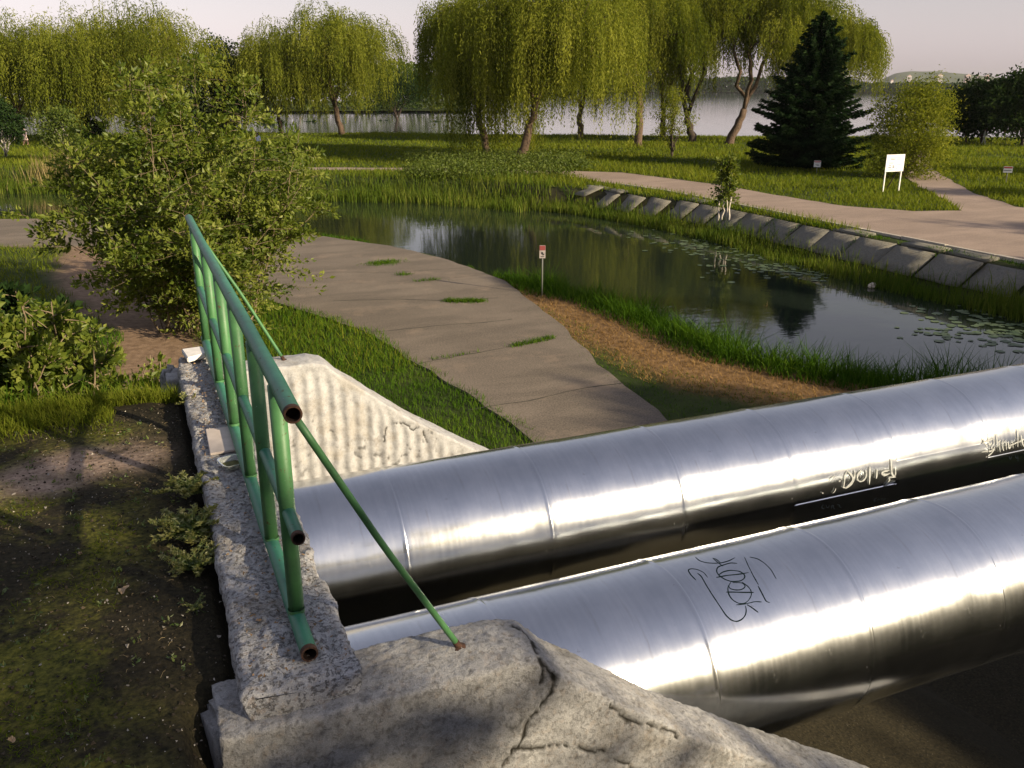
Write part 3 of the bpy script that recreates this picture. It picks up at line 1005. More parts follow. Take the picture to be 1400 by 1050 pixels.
def hollow(name, pts, r, mat, open0=True, sides=20, sub=10):
    pts = np.asarray(pts, float)
    # resample with gentle hand-made waviness
    seg = np.linalg.norm(np.diff(pts, axis=0), axis=1)
    L = np.concatenate([[0], np.cumsum(seg)])
    t = np.linspace(0, L[-1], max(len(pts), sub))
    P = np.stack([np.interp(t, L, pts[:, k]) for k in range(3)], 1)
    P[1:-1] += np.stack([fbm(P * 1.3 + 3 * k, 2, 60 + k) for k in range(3)], 1)[1:-1] * .010
    mb = MB()
    mb.tube(P, r, sides, caps=False, m=0)
    mb.tube(P[:2] if True else P, r * .80, sides, caps=False, m=2)
    d = P[0] - P[1]; d /= np.linalg.norm(d)
    for end, s in ((P[0], 1), (P[-1], -1)):
        dd = d if s == 1 else (P[-1] - P[-2]) / np.linalg.norm(P[-1] - P[-2])
        # rusty burr ring
        mb.tube([end - dd * .018, end + dd * .0015], [r * 1.012, r * 1.012], sides, caps=False, m=1)
        a = MB(); a.tube([end + dd * .0012, end + dd * .0016], [r * 1.012, r * .80], sides, caps=False, m=1)
        mb.add(a.v[0], a.q[0], m=1)
        b = MB(); b.tube([end - dd * .05, end - dd * .0501], [r * .80, .0005], sides, caps=False)
        mb.add(b.v[0], b.q[0], m=2)  # near-black disc plugs the bore, its colour standing in for shade inside
        c = MB(); c.tube([end + dd * .0012, end - dd * .05], [r * .80, r * .80], sides, caps=False)
        mb.add(c.v[0], c.q[0], m=1)
    o = mb.build(name, [mat, M['rust'], M['hollow']], railing)
    o.matrix_parent_inverse = RM
    return o
hollow('top_rail', [(RX, 2.28, .864), (RX, 2.8, .862), (RX, 3.9, .870), (RX, 5.2, .842), (RX, 6.58, .840)], .0255, M['teal'], sub=14)
hollow('mid_rail', [(RX + .002, 2.40, .428), (RX, 4.2, .432), (RX, 6.42, .426)], .0205, M['teal'], sub=12)
hollow('bottom_rail', [(RX + .004, 2.385, .034), (RX + .002, 2.55, .042), (RX, 4.4, .034), (RX, 6.30, .046)], .0265, M['teal'], sub=14)
for y, dx in ((2.60, .004), (3.13, 0), (3.76, 0), (4.44, .003), (5.20, 0), (6.16, .002)):
    mb = MB()
    mb.tube([(RX + dx, y + .01, .040), (RX + dx * .5, y, .43), (RX, y - .005, .850)], .0255, 18)
    # weld collars
    for z in (.066, .836):
        mb.tube([(RX + dx * .5, y, z - .006), (RX + dx * .5, y, z + .006)], [.0275, .0272], 14, caps=False)
    o = mb.build('baluster', [M['green']], railing); o.matrix_parent_inverse = RM
for pts in ([(RX + .01, 2.30, .845), (.56, 2.345, .38), (.815, 2.40, -.085)], [(RX + .01, 6.0, .825), (.56, 6.0, .40), (.80, 5.98, -.085)]):
    mb = MB()
    P = np.array(pts); t = np.linspace(0, 1, 12)
    Q = np.stack([np.interp(t, [0, .5, 1], P[:, k]) for k in range(3)], 1)
    mb.tube(Q, .0108, 14)
    n0 = len(Q)
    foot = [(Q[-1] + (Q[-2] - Q[-1]) * .35), Q[-1] + (Q[-1] - Q[-2]) * .15]
    o = mb.build('brace', [M['green']], railing); o.matrix_parent_inverse = RM
    f = MB(); f.tube(foot, .0116, 14); f.tube([Q[-1] + np.array([0, 0, -.004]), Q[-1] + np.array([0, 0, .006])], [.035, .018], 12)
    fo = f.build('rusty_foot', [M['rust']], o)

# ------------------------------------------------------------------ things on and by the coping
def slab_on(name, px, z, thick, mat, label, cat, bev=.003):
    P = np.array([at_z(u, v, z) for u, v in px])
    c = P.mean(0)
    bm = bmesh.new()
    vs = [bm.verts.new(Vector((p - c) + np.array([0, 0, 0]))) for p in P]
    f = bm.faces.new(vs)
    r = bmesh.ops.extrude_face_region(bm, geom=[f])
    for v in r['geom']:
        if isinstance(v, bmesh.types.BMVert): v.co.z -= thick
    bmesh.ops.recalc_face_normals(bm, faces=bm.faces[:])
    bmesh.ops.bevel(bm, geom=bm.edges[:], offset=bev, segments=2, affect='EDGES')
    me = bpy.data.meshes.new(name); bm.to_mesh(me); bm.free(); me.materials.append(mat)
    o = link(name, me); o.location = c
    return tag(o, label, cat)
slab_on('ceramic_tile', [(280.7, 586.5), (318, 582), (331, 613), (287, 620)], .022, .012, M['tile'], 'flat grey tile lying on the coping beside the bottom rail', 'tile')
slab_on('concrete_chip', [(248, 477), (276, 473), (287, 481), (256, 489)], .045, .035, M['block'], 'small white chunk on the far end of the coping', 'chunk', .006)

# clear plastic tray
tc = at_z(318, 636, .012)
k = NT('clear_plastic'); g = k.n('ShaderNodeBsdfPrincipled'); g.inputs['Base Color'].default_value = (.75, .78, .74, 1); g.inputs['Roughness'].default_value = .25
g.inputs['Transmission Weight'].default_value = .75; g.inputs['IOR'].default_value = 1.3
M['plastic'] = k.done(g.outputs[0])
tray = empty('plastic_tray', (tc[0], tc[1], .010), 'clear plastic tray with soil lying on the coping by the rail', 'tray', rz=.25)
mb = MB()
def rrect(w, h, z, n=28):
    a = np.arange(n) * 2 * math.pi / n
    return np.stack([np.sign(np.cos(a)) * np.abs(np.cos(a)) ** .45 * w / 2, np.sign(np.sin(a)) * np.abs(np.sin(a)) ** .45 * h / 2, np.full(n, z)], 1)
rings = [rrect(.085, .105, .0), rrect(.10, .12, .026), rrect(.115, .135, .028), rrect(.115, .135, .026), rrect(.096, .116, .024), rrect(.082, .102, .003)]
mb.add(np.concatenate(rings), [[a * 28 + j, a * 28 + (j + 1) % 28, (a + 1) * 28 + (j + 1) % 28, (a + 1) * 28 + j] for a in range(5) for j in range(28)])
o = mb.build('shell', [M['plastic']], tray)
mb = MB()
mb.add(np.concatenate([rrect(.078, .098, .004), [[0, 0, .010]]]), None, [[j, (j + 1) % 28, 28] for j in range(28)])
mb.build('soil_fill', [plain('tray_soil', (.10, .10, .03), .9, nscale=60, namp=.5)], tray)

# little plants growing between soil and coping
def rosette(px, z, size, n, seed, label, up=.8):
    rng = np.random.default_rng(seed)
    b = at_z(*px, z)
    root = empty('weed_plant', b, label, 'plant', 'weeds growing along the coping')
    C, A, Ln, Wd, R = [], [], [], [], []
    mb = MB()
    for s in range(n):
        az = rng.uniform(0, 2 * math.pi); ln = size * rng.uniform(.55, 1.1); ti = rng.uniform(.3, up)
        d = np.array([math.cos(az) * math.cos(ti), math.sin(az) * math.cos(ti), math.sin(ti)])
        t = np.linspace(0, 1, 9)
        P = d[None] * (t * ln)[:, None] + np.array([0, 0, -1.0])[None] * (t ** 2 * ln * .18)[:, None] + rng.normal(0, size * .06, 3) * [1, 1, .2]
        mb.tube(P, np.linspace(.0028, .0010, 9), 5)
        for q in range(1, 9):
            for sgn in (-1, 1, 0):
                sd = np.cross(d, [0, 0, 1]); sd /= np.linalg.norm(sd) + 1e-6
                for m in range(2):
                    C.append(P[q] + sd * sgn * size * .07 * (1.3 - q / 9) + rng.normal(0, size * .02, 3))
                    A.append(d * .6 + sd * sgn * .9 + rng.normal(0, .35, 3)); Ln.append(size * rng.uniform(.12, .22)); Wd.append(size * rng.uniform(.045, .08)); R.append(np.clip(.25 + .07 * q + rng.normal(0, .14), 0, 1))
    mb.build('stem', [M['weed']], root) if False else mb.build('stem', [plain('weed_stem', (.10, .12, .04), .8)], root)
    link('foliage', leaves_mesh('foliage', np.array(C), np.array(A), np.array(Ln), np.array(Wd), np.array(R), M['weed'], rng), root)
    return root
rosette((262, 672), -.05, .14, 40, 1, 'dark green feathery weed nearest the grey tile')
rosette((262, 728), -.05, .17, 54, 2, 'large yellow tipped weed spreading onto the coping')
rosette((265, 775), -.07, .13, 34, 3, 'low yellowish weed in front of the large yellow tipped one')
rosette((258, 555), -.06, .12, 14, 4, 'dry brownish weed at the far left corner of the coping', 1.2)
rosette((268, 830), -.07, .06, 9, 5, 'tiny dark weed at the foot of the coping in shade')

# fallen leaf and twigs on the soil
def dead_leaf(px, size, seed, label, mat='deadleaf'):
    rng = np.random.default_rng(seed)
    p = place(*px)
    n = 14
    a = np.arange(n) * 2 * math.pi / n
    r = size * (.55 + .45 * np.abs(np.cos(a * 1.5 + seed))) * rng.uniform(.8, 1.1, n)
    V = np.stack([np.cos(a) * r, np.sin(a) * r * .6, rng.uniform(.004, .02, n)], 1)
    V = np.concatenate([V, [[0, 0, .006]]])
    me = np_mesh('fallen_leaf', V, np.array([[j, (j + 1) % n, n] for j in range(n)]), False, None, [M[mat]])
    o = link('fallen_leaf', me); o.location = p + [0, 0, .006]; o.rotation_euler = (0, 0, seed * 1.3)
    tag(o, label, 'leaf', 'fallen leaves on the soil')
dead_leaf((170, 811), .036, 1, 'crumpled pale tan leaf on the dark soil, largest of the fallen leaves')
dead_leaf((17, 1018), .018, 2, 'small orange leaf in the bottom left corner on dark soil')
dead_leaf((110, 762), .014, 3, 'small brown leaf on the yellow mossy soil')
dead_leaf((250, 668), .016, 4, 'tiny pale leaf beside the dark green feathery weed')

# stone chips and straw scattered on the soil and coping
rng = np.random.default_rng(5)
mb = MB()
for _ in range(800):
    x, y = rng.uniform(-1.0, .10), rng.uniform(1.4, 5.3)
    z = ground_z(x, y); s = rng.uniform(.0015, .006) * (1 if rng.random() < .93 else 2)
    V = rand_dirs(6, rng) * s * rng.uniform(.6, 1.2, (6, 1)) + [x, y, z + s * .3]
    mb.add(V, None, [[0, 1, 2], [0, 2, 3], [0, 3, 4], [1, 2, 5], [2, 3, 5], [3, 4, 5], [4, 1, 5], [0, 4, 1]])
o = mb.build('stone_chips', [plain('stone_chip', (.34, .31, .27), .9, nscale=3, namp=.5)], None, False); tag(o, 'pale stone chips and grit scattered over the soil', kind='stuff')
mb = MB()
for _ in range(3200):
    x, y = rng.uniform(-1.1, .08), rng.uniform(1.4, 5.3)
    z = ground_z(x, y) if rng.random() < .0 else None
    mb_s = rng.uniform(.003, .010)
    V = rand_dirs(6, rng) * mb_s * rng.uniform(.6, 1.2, (6, 1)) + [x, y, 0]
    mb.add(V, None, [[0, 1, 2], [0, 2, 3], [0, 3, 4], [1, 2, 5], [2, 3, 5], [3, 4, 5], [4, 1, 5], [0, 4, 1]], m=int(rng.random() < .2))
for arr in mb.v:
    pass
allv = np.concatenate(mb.v); gz_ = hfun(allv[:, 0], allv[:, 1]); k0 = 0
for i_, arr in enumerate(mb.v):
    mb.v[i_] = arr + np.stack([np.zeros(len(arr)), np.zeros(len(arr)), np.full(len(arr), gz_[k0:k0 + len(arr)].mean() + .002)], 1); k0 += len(arr)
o = mb.build('soil_crumbs', [plain('soil_crumb', (.045, .035, .022), .95, nscale=9, namp=.6), plain('pale_crumb', (.10, .075, .045), .95, nscale=9, namp=.5)], None, False); tag(o, 'crumbs of earth lying on the soil', kind='stuff')
# seedlings coming up through the soil
sx_, sy2 = rng.uniform(-1.1, .02, 150), rng.uniform(1.6, 5.2, 150)
cl = np.repeat(np.arange(150), 7)
C_ = np.stack([sx_[cl], sy2[cl], np.zeros(len(cl))], 1) + rng.normal(0, .010, (len(cl), 3))
C_[:, 2] = hfun(C_[:, 0], C_[:, 1]) + rng.uniform(.006, .022, len(cl))
tag(link('seedlings', leaves_mesh('seedlings', C_, rand_dirs(len(cl), rng) + [0, 0, .5], rng.uniform(.012, .026, len(cl)), rng.uniform(.005, .010, len(cl)), np.clip(rng.normal(.4, .2, len(cl)), 0, 1), M['weed'], rng)), 'tiny green seedlings dotted over the dark soil', kind='stuff')
mb = MB()
for _ in range(1500):
    x, y = rng.uniform(.14, .44), rng.choice([rng.uniform(2.35, 3.9), rng.normal(4.6, .25), rng.normal(5.35, .35)])
    if not 2.34 < y < 6.0: continue
    s = rng.uniform(.004, .011)
    V = rand_dirs(4, rng) * s * [1, 1, .5] + [x, y, .012 + s * .2]
    mb.add(V, None, [[0, 1, 2], [0, 2, 3], [1, 3, 2], [0, 3, 1]], m=int(rng.random() < .5))
o = mb.build('coping_grit', [plain('rust_grit', (.26, .17, .09), .9, nscale=9, namp=.5), plain('grey_grit', (.30, .28, .27), .9, nscale=9, namp=.4)], None, False); tag(o, 'loose gravel and leaf crumbs lying on the coping', kind='stuff')
mb = MB()
for _ in range(150):
    x, y = rng.uniform(-1.0, .08), rng.uniform(1.9, 5.2)
    z = ground_z(x, y); a = rng.uniform(0, 6.3); L = rng.uniform(.008, .035)
    d = np.array([math.cos(a), math.sin(a), rng.normal(0, .12)]) * L
    mb.tube([np.array([x, y, z + .004]) - d / 2, np.array([x, y, z + .010]), np.array([x, y, z + .005]) + d / 2], .0006, 4, False)
o = mb.build('straw_litter', [plain('straw', (.34, .26, .13), .9)], None, False); tag(o, 'dry straw and twigs lying on the mossy soil', kind='stuff')

# ------------------------------------------------------------------ trees
def limb(mb, a, b, r0, r1, rng, sag=.1, n=7, m=0):
    t = np.linspace(0, 1, n)[:, None]
    a, b = np.asarray(a, float), np.asarray(b, float)
    L = np.linalg.norm(b - a)
    P = a + (b - a) * t
    P[:, 2] += (np.sin(t[:, 0] * math.pi) * L * sag)
    P[1:-1] += rng.normal(0, L * .025, (n - 2, 3))
    mb.tube(P, np.linspace(r0, r1, n), 8, m=m)
    return P

def px_size(u0, u1, D):
    return abs(u1 - u0) / F_PX * D

def elev_z(u, v, D):
    """height at horizontal distance D seen at pixel (u,v)"""
    d = ray(u, v)
    return CAMZ + D * d[2] / math.hypot(d[0], d[1])

def tree_frame(base_px, centre_u, top_v):
    p = place(*base_px)
    D = math.hypot(p[0], p[1])
    top = elev_z(centre_u, top_v, D) - p[2]
    c = ray(centre_u, 120)
    b = ray(base_px[0], 120)
    off = (c / math.hypot(c[0], c[1]) - b / math.hypot(b[0], b[1])) * D
    return p, D, top, np.array([off[0], off[1], 0])

def willow(label, base_px, centre_u, top_v, width_px, seed, nb=260, per=8, hang=.55, step=.16, lob=8, leaf=(.20, .050), fork=.2, mat='willow', bark='bark', group='weeping willows on the lawn', minz=1.2):
    rng = np.random.default_rng(seed)
    p, D, H, off = tree_frame(base_px, centre_u, top_v)
    R = px_size(0, width_px, D) / 2
    root = empty('willow_tree', p, label, 'tree', group)
    lobes = []
    for k in range(lob):
        a = k * 2.4 + rng.uniform(0, .8); rr = R * (0.0 if k == 0 else rng.uniform(.35, .72))
        r = R * rng.uniform(.24, .42)
        zc = H - r * .8 - (rr / R) ** 1.5 * H * rng.uniform(.22, .55)
        lobes.append((off + np.array([math.cos(a) * rr, math.sin(a) * rr, zc]), r))
    mb = MB()
    f0 = np.array([off[0] * .5 + rng.normal(0, .2), off[1] * .5, H * fork])
    tr = H * .019
    limb(mb, (0, 0, -.3), f0, tr * 1.45, tr, rng, .02)
    mains = []
    a0 = rng.uniform(0, 6.3)
    for q in range(3 if lob < 12 else 4):
        a = a0 + q * 2 * math.pi / (3 if lob < 12 else 4) + rng.normal(0, .3)
        e = off * .8 + np.array([math.cos(a) * R * .34, math.sin(a) * R * .34, H * rng.uniform(.56, .74)])
        mains.append(limb(mb, f0 + [0, 0, rng.uniform(-.5, .1) * tr], e, tr * .68, tr * .30, rng, .05, 9))
    for c, r in lobes:
        e = c - [0, 0, r * .4]
        mp = min(mains, key=lambda P: np.linalg.norm(P[-1] - e))
        st = mp[int(np.clip(3 + 5 * (e[2] - f0[2]) / (H * .6), 3, 8))]
        P = limb(mb, st, e, tr * .30, tr * .10, rng, .08, 8)
        for _ in range(3):
            limb(mb, P[5], c + rand_dirs(1, rng)[0] * r * .7, tr * .22, tr * .06, rng, .05, 5)
    mb.build('trunk', [M[bark]], root)
    w = np.array([r ** 2 for _, r in lobes]); w /= w.sum()
    li = rng.choice(len(lobes), nb, p=w)
    lobe_hang = rng.uniform(.45, 1.25, len(lobes))
    dirs = rand_dirs(nb, rng); dirs[:, 2] = np.abs(dirs[:, 2]) * 1.1 - .25
    dirs = unit(dirs)
    cs = np.array([l[0] for l in lobes])[li]; rs = np.array([l[1] for l in lobes])[li]
    rf = np.where(rng.random(nb) < .78, rng.uniform(.8, 1.12, nb), rng.uniform(.3, .8, nb))
    start = cs + dirs * (rs * rf)[:, None]
    lobe_tone = rng.normal(0, .16, len(lobes))
    brnd = np.clip(.5 + lobe_tone[li] + .24 * rng.normal(size=nb), .03, .97)
    out = dirs.copy(); out[:, 2] *= .35; out = out * .9
    # radial push away from the crown axis
    ns = nb * per
    S = np.repeat(start, per, 0) + rng.normal(0, .16 * R / 4, (ns, 3))
    V = np.repeat(out, per, 0) + rng.normal(0, .22, (ns, 3))
    br = np.repeat(brnd, per)
    Lmax = np.repeat(H * hang * np.minimum(1.0, rng.uniform(.2, 1.0, nb) * lobe_hang[li]), per) * rng.uniform(.6, 1.05, ns)
    zmin = np.repeat(rng.uniform(minz * .5, minz * 1.6, nb), per)
    nst = int(H * hang / step) + 1
    C, A, Rn = [], [], []
    pos = S.copy(); vel = V.copy(); alive = np.ones(ns, bool)
    for k in range(nst):
        vel[:, :2] *= .84
        vel[:, 2] = np.maximum(vel[:, 2] - .20, -1.0)
        d = unit(vel)
        pos = pos + d * step
        alive &= (k * step < Lmax) & (pos[:, 2] > zmin)
        keep = alive & (rng.random(ns) < .9)
        if not keep.any(): break
        C.append(pos[keep] + rng.normal(0, .055, (keep.sum(), 3)))
        A.append(d[keep] + rng.normal(0, .42, (keep.sum(), 3)))
        Rn.append(np.clip(br[keep] + rng.normal(0, .12, keep.sum()), 0, 1))
    # leafy twigs filling the top of the lobes
    nt = nb * 14
    li = rng.choice(len(lobes), nt, p=w)
    dd = rand_dirs(nt, rng); dd[:, 2] = np.abs(dd[:, 2]) - .3
    tp = np.array([l[0] for l in lobes])[li] + unit(dd) * (np.array([l[1] for l in lobes])[li] * rng.uniform(.55, 1.15, nt))[:, None]
    C.append(tp); A.append(rand_dirs(nt, rng) + [0, 0, -.4]); Rn.append(np.clip(.5 + .25 * rng.normal(size=nt), 0, 1))
    C, A, Rn = np.concatenate(C), np.concatenate(A), np.concatenate(Rn)
    n = len(C)
    link('crown', leaves_mesh('crown', C, A, leaf[0] * rng.uniform(.7, 1.4, n), leaf[1] * rng.uniform(.8, 1.4, n), Rn, M[mat], rng), root)
    return root, n

def broad_mesh(H, R, seed, ncl, per, leaf, mat, shape='round', zlow=.25, off=(0, 0, 0), spread=.09, lob=14):
    rng = np.random.default_rng(seed)
    off = np.asarray(off, float)
    lobes = []
    for k in range(lob):
        t = (k + .5) / lob
        if shape == 'round':
            z = H * (zlow + (1 - zlow) * t); env = math.sin(math.pi * min(1, .18 + .80 * t)) ** .7
        elif shape == 'umbrella':
            z = H * (.55 + .36 * rng.random()); env = 1.0
        elif shape == 'tall':
            z = H * (zlow + (1 - zlow) * t); env = math.sin(math.pi * (.22 + .74 * t)) ** .5
        else:
            z = H * (zlow + (1 - zlow) * t); env = (1 - t) ** .6 * .9 + .1
        a = k * 2.4 + rng.uniform(0, .7)
        rr = R * env * rng.uniform(.25, .72)
        r = R * rng.uniform(.26, .44) * (.55 + .45 * env)
        lobes.append((off * t + np.array([math.cos(a) * rr, math.sin(a) * rr, min(z, H - r * .75)]), r))
    mb = MB()
    tr = H * .020
    spine = limb(mb, (0, 0, -.3), off * .8 + np.array([0, 0, H * .82]), tr * 1.3, tr * .2, rng, 0, 10)
    for c, r in lobes:
        k = min(8, max(1, int(np.clip(c[2] / H * 8 - 2, 1, 8))))
        limb(mb, spine[k], c, tr * .45, tr * .10, rng, .06, 6)
    w = np.array([r ** 2 for _, r in lobes]); w /= w.sum()
    li = rng.choice(len(lobes), ncl, p=w)
    d = rand_dirs(ncl, rng); d[:, 2] = d[:, 2] * .9 + .12
    rf = np.where(rng.random(ncl) < .8, rng.uniform(.72, 1.15, ncl), rng.uniform(.2, .7, ncl))
    cc = np.array([l[0] for l in lobes])[li] + unit(d) * (np.array([l[1] for l in lobes])[li] * rf)[:, None]
    cr = np.clip(.48 + .22 * rng.normal(size=ncl), .03, .97)
    n = ncl * per
    C = np.repeat(cc, per, 0) + rng.normal(0, R * spread, (n, 3)) * [1, 1, .7]
    A = np.repeat(d, per, 0) * .5 + rng.normal(0, .7, (n, 3))
    Rn = np.clip(np.repeat(cr, per) + rng.normal(0, .13, n), 0, 1)
    cm = leaves_mesh('crown', C, A, leaf[0] * rng.uniform(.7, 1.35, n), leaf[1] * rng.uniform(.75, 1.3, n), Rn, M[mat], rng)
    return mb, cm

def broad(name, label, base_px, centre_u, top_v, width_px, seed, ncl=500, per=16, leaf=(.22, .14), mat='leaf', bark='darkbark', shape='round', zlow=.25, group='park trees by the lake', spread=.09, lob=14):
    p, D, H, off = tree_frame(base_px, centre_u, top_v)
    R = px_size(0, width_px, D) / 2
    root = empty(name, p, label, 'tree', group)
    mb, cm = broad_mesh(H, R, seed, ncl, per, leaf, mat, shape, zlow, off, spread, lob)
    mb.build('trunk', [M[bark]], root)
    link('crown', cm, root)
    return root

willow('tall weeping willow with a forked leaning trunk, biggest tree by the canal bend', (708, 222), 745, -55, 275, 101, 620, 9, .66, .15, 18, (.22, .055), .30, minz=1.6)
willow('weeping willow behind the big one, its dark curtain hanging to the grass on the left', (668, 214), 658, -30, 150, 102, 340, 9, .85, .16, 10, (.23, .06), .25, minz=.35)
willow('bright weeping willow with a bare orange trunk right of the biggest willow', (874, 200), 868, -30, 160, 103, 460, 8, .50, .18, 17, (.26, .065), .3, minz=2.2)
willow('broad golden willow rising behind the large shrub', (200, 196), 192, 6, 220, 104, 620, 8, .48, .18, 20, (.27, .068), .25)
willow('golden willow at the left edge of the photograph with two thin trunks', (34, 196), 35, 22, 165, 105, 400, 8, .52, .18, 14, (.26, .066), .25)
willow('golden willow beside the round dark tree, its right side in shade', (470, 184), 447, 4, 205, 106, 640, 8, .62, .20, 19, (.30, .075), .22)
willow('upright willow with several dark stems left of the pale trunked one', (948, 195), 932, -45, 165, 107, 480, 8, .42, .19, 18, (.27, .07), .15, 'willow', 'darkbark', minz=3.5)
willow('tall willow with a pale bare trunk just left of the spruce', (995, 197), 1028, -55, 185, 108, 560, 8, .46, .19, 20, (.27, .07), .2, minz=3.0)
willow('bright willow rising behind the spruce on its right', (1128, 196), 1120, 5, 125, 109, 400, 8, .50, .19, 16, (.27, .07), .2, minz=1.5)
willow('pale willow filling the gap between the biggest willow and the bare trunked one', (792, 190), 796, 0, 130, 140, 420, 8, .60, .19, 14, (.28, .07), .2)
willow('loose willow farther back between the bare trunked one and the dark stemmed one', (906, 188), 906, 12, 110, 141, 340, 8, .62, .20, 13, (.28, .07), .2)
willow('low drooping willow left of the golden one with bare trunk, near the lake', (384, 183), 382, 52, 120, 142, 380, 8, .72, .20, 14, (.28, .07), .2)
willow('olive willow between the two golden willows at the left', (112, 186), 112, 34, 140, 143, 400, 8, .68, .20, 14, (.28, .07), .2)
broad('deciduous_tree', 'dark green tree between two golden willows', (308, 184), 308, 52, 110, 111, 420, 18, (.30, .20), 'darkleaf')
broad('deciduous_tree', 'low dark umbrella shaped tree with forked trunk at the lake edge', (543, 177), 543, 95, 100, 112, 900, 24, (.28, .18), 'darkleaf', shape='umbrella', spread=.10, lob=18)
broad('young_tree', 'small slender yellow green tree on the lawn before the willows', (918, 214), 915, 122, 62, 113, 260, 14, (.16, .07), 'willow', zlow=.28, spread=.12)
broad('young_tree', 'feathery round olive tree behind the white notice board', (1238, 243), 1243, 115, 132, 114, 1250, 18, (.17, .066), 'willow', 'bark', 'round', .05, spread=.11, lob=20)
broad('deciduous_tree', 'dark tree with thin trunk left of the three at the right edge', (1320, 196), 1312, 127, 105, 115, 620, 18, (.30, .20), 'darkleaf', zlow=.40)
broad('deciduous_tree', 'dark tree with leaning trunk, middle of the three at the right edge', (1341, 196), 1352, 115, 125, 116, 680, 18, (.30, .20), 'darkleaf', zlow=.38)
broad('deciduous_tree', 'dark tree cut by the right edge of the photograph', (1395, 200), 1408, 101, 120, 117, 680, 18, (.30, .20), 'darkleaf', zlow=.34)
broad('young_tree', 'small dark tree with a pale thin trunk at the left edge', (9, 216), 8, 138, 60, 118, 260, 16, (.24, .14), 'darkleaf', 'birch', zlow=.35)
broad('young_tree', 'young bright green tree left of the large shrub by the reeds', (97, 222), 90, 150, 62, 119, 260, 14, (.20, .10), 'leaf', 'birch', zlow=.25, spread=.12)

# spruce
def spruce(label, base_px, top_v, width_px, seed):
    rng = np.random.default_rng(seed)
    p, D, H, off = tree_frame(base_px, base_px[0] + 12, top_v)
    R = px_size(0, width_px, D) / 2
    root = empty('spruce_tree', p, label, 'tree')
    mb = MB()
    mb.tube([(0, 0, -.3), (0, 0, H * .5), (off[0] * .6, off[1] * .6, H * .985)], [H * .022, H * .014, .01], 8)
    mb.build('trunk', [M['darkbark']], root)
    C, A, Rn = [], [], []
    nt = 34
    bm_ = MB()
    for k in range(nt):
        t = k / (nt - 1)
        z = H * (.045 + .94 * t)
        env = R * (1 - t) ** .72 * (1.0 if t > .12 else .75 + 2 * t) * rng.uniform(.80, 1.14) + .08
        nbch = int(9 + 5 * (1 - t))
        for b in range(nbch):
            a = b * 2 * math.pi / nbch + k * .7 + rng.normal(0, .12)
            L = env * rng.uniform(.66, 1.20)
            n = max(5, int(L / .10))
            s = np.linspace(0.12, 1, n)
            droop = -.30 * s + .26 * s ** 2.5 + (.35 * t) * s
            q = np.stack([np.cos(a) * s * L, np.sin(a) * s * L, z + droop * L], 1) + off * .6 * t
            for side in (-1, 0, 1):
                wdt = (np.sin(np.pi * np.clip(s, 0, 1)) * .26 + .05) * L * .55
                for m in range(3):
                    sd = np.array([-math.sin(a), math.cos(a), 0])
                    C.append(q + sd * (side * wdt * rng.uniform(.3, 1.0, n))[:, None] + rng.normal(0, .05, (n, 3)) - [0, 0, .04 * m])
                    A.append(np.tile(np.array([math.cos(a), math.sin(a), -.25]) + sd * side * .8, (n, 1)) + rng.normal(0, .28, (n, 3)))
                    Rn.append(np.clip(.15 + .75 * s ** 2 * rng.uniform(.4, 1.2) + rng.normal(0, .12, n), 0, 1))
    C, A, Rn = np.concatenate(C), np.concatenate(A), np.concatenate(Rn)
    n = len(C)
    link('crown', leaves_mesh('crown', C, A, .30 * rng.uniform(.7, 1.3, n), .10 * rng.uniform(.8, 1.3, n), Rn, M['needle'], rng), root)
spruce('tall dense dark spruce standing on the lawn behind the road', (1098, 229), 16, 150, 121)

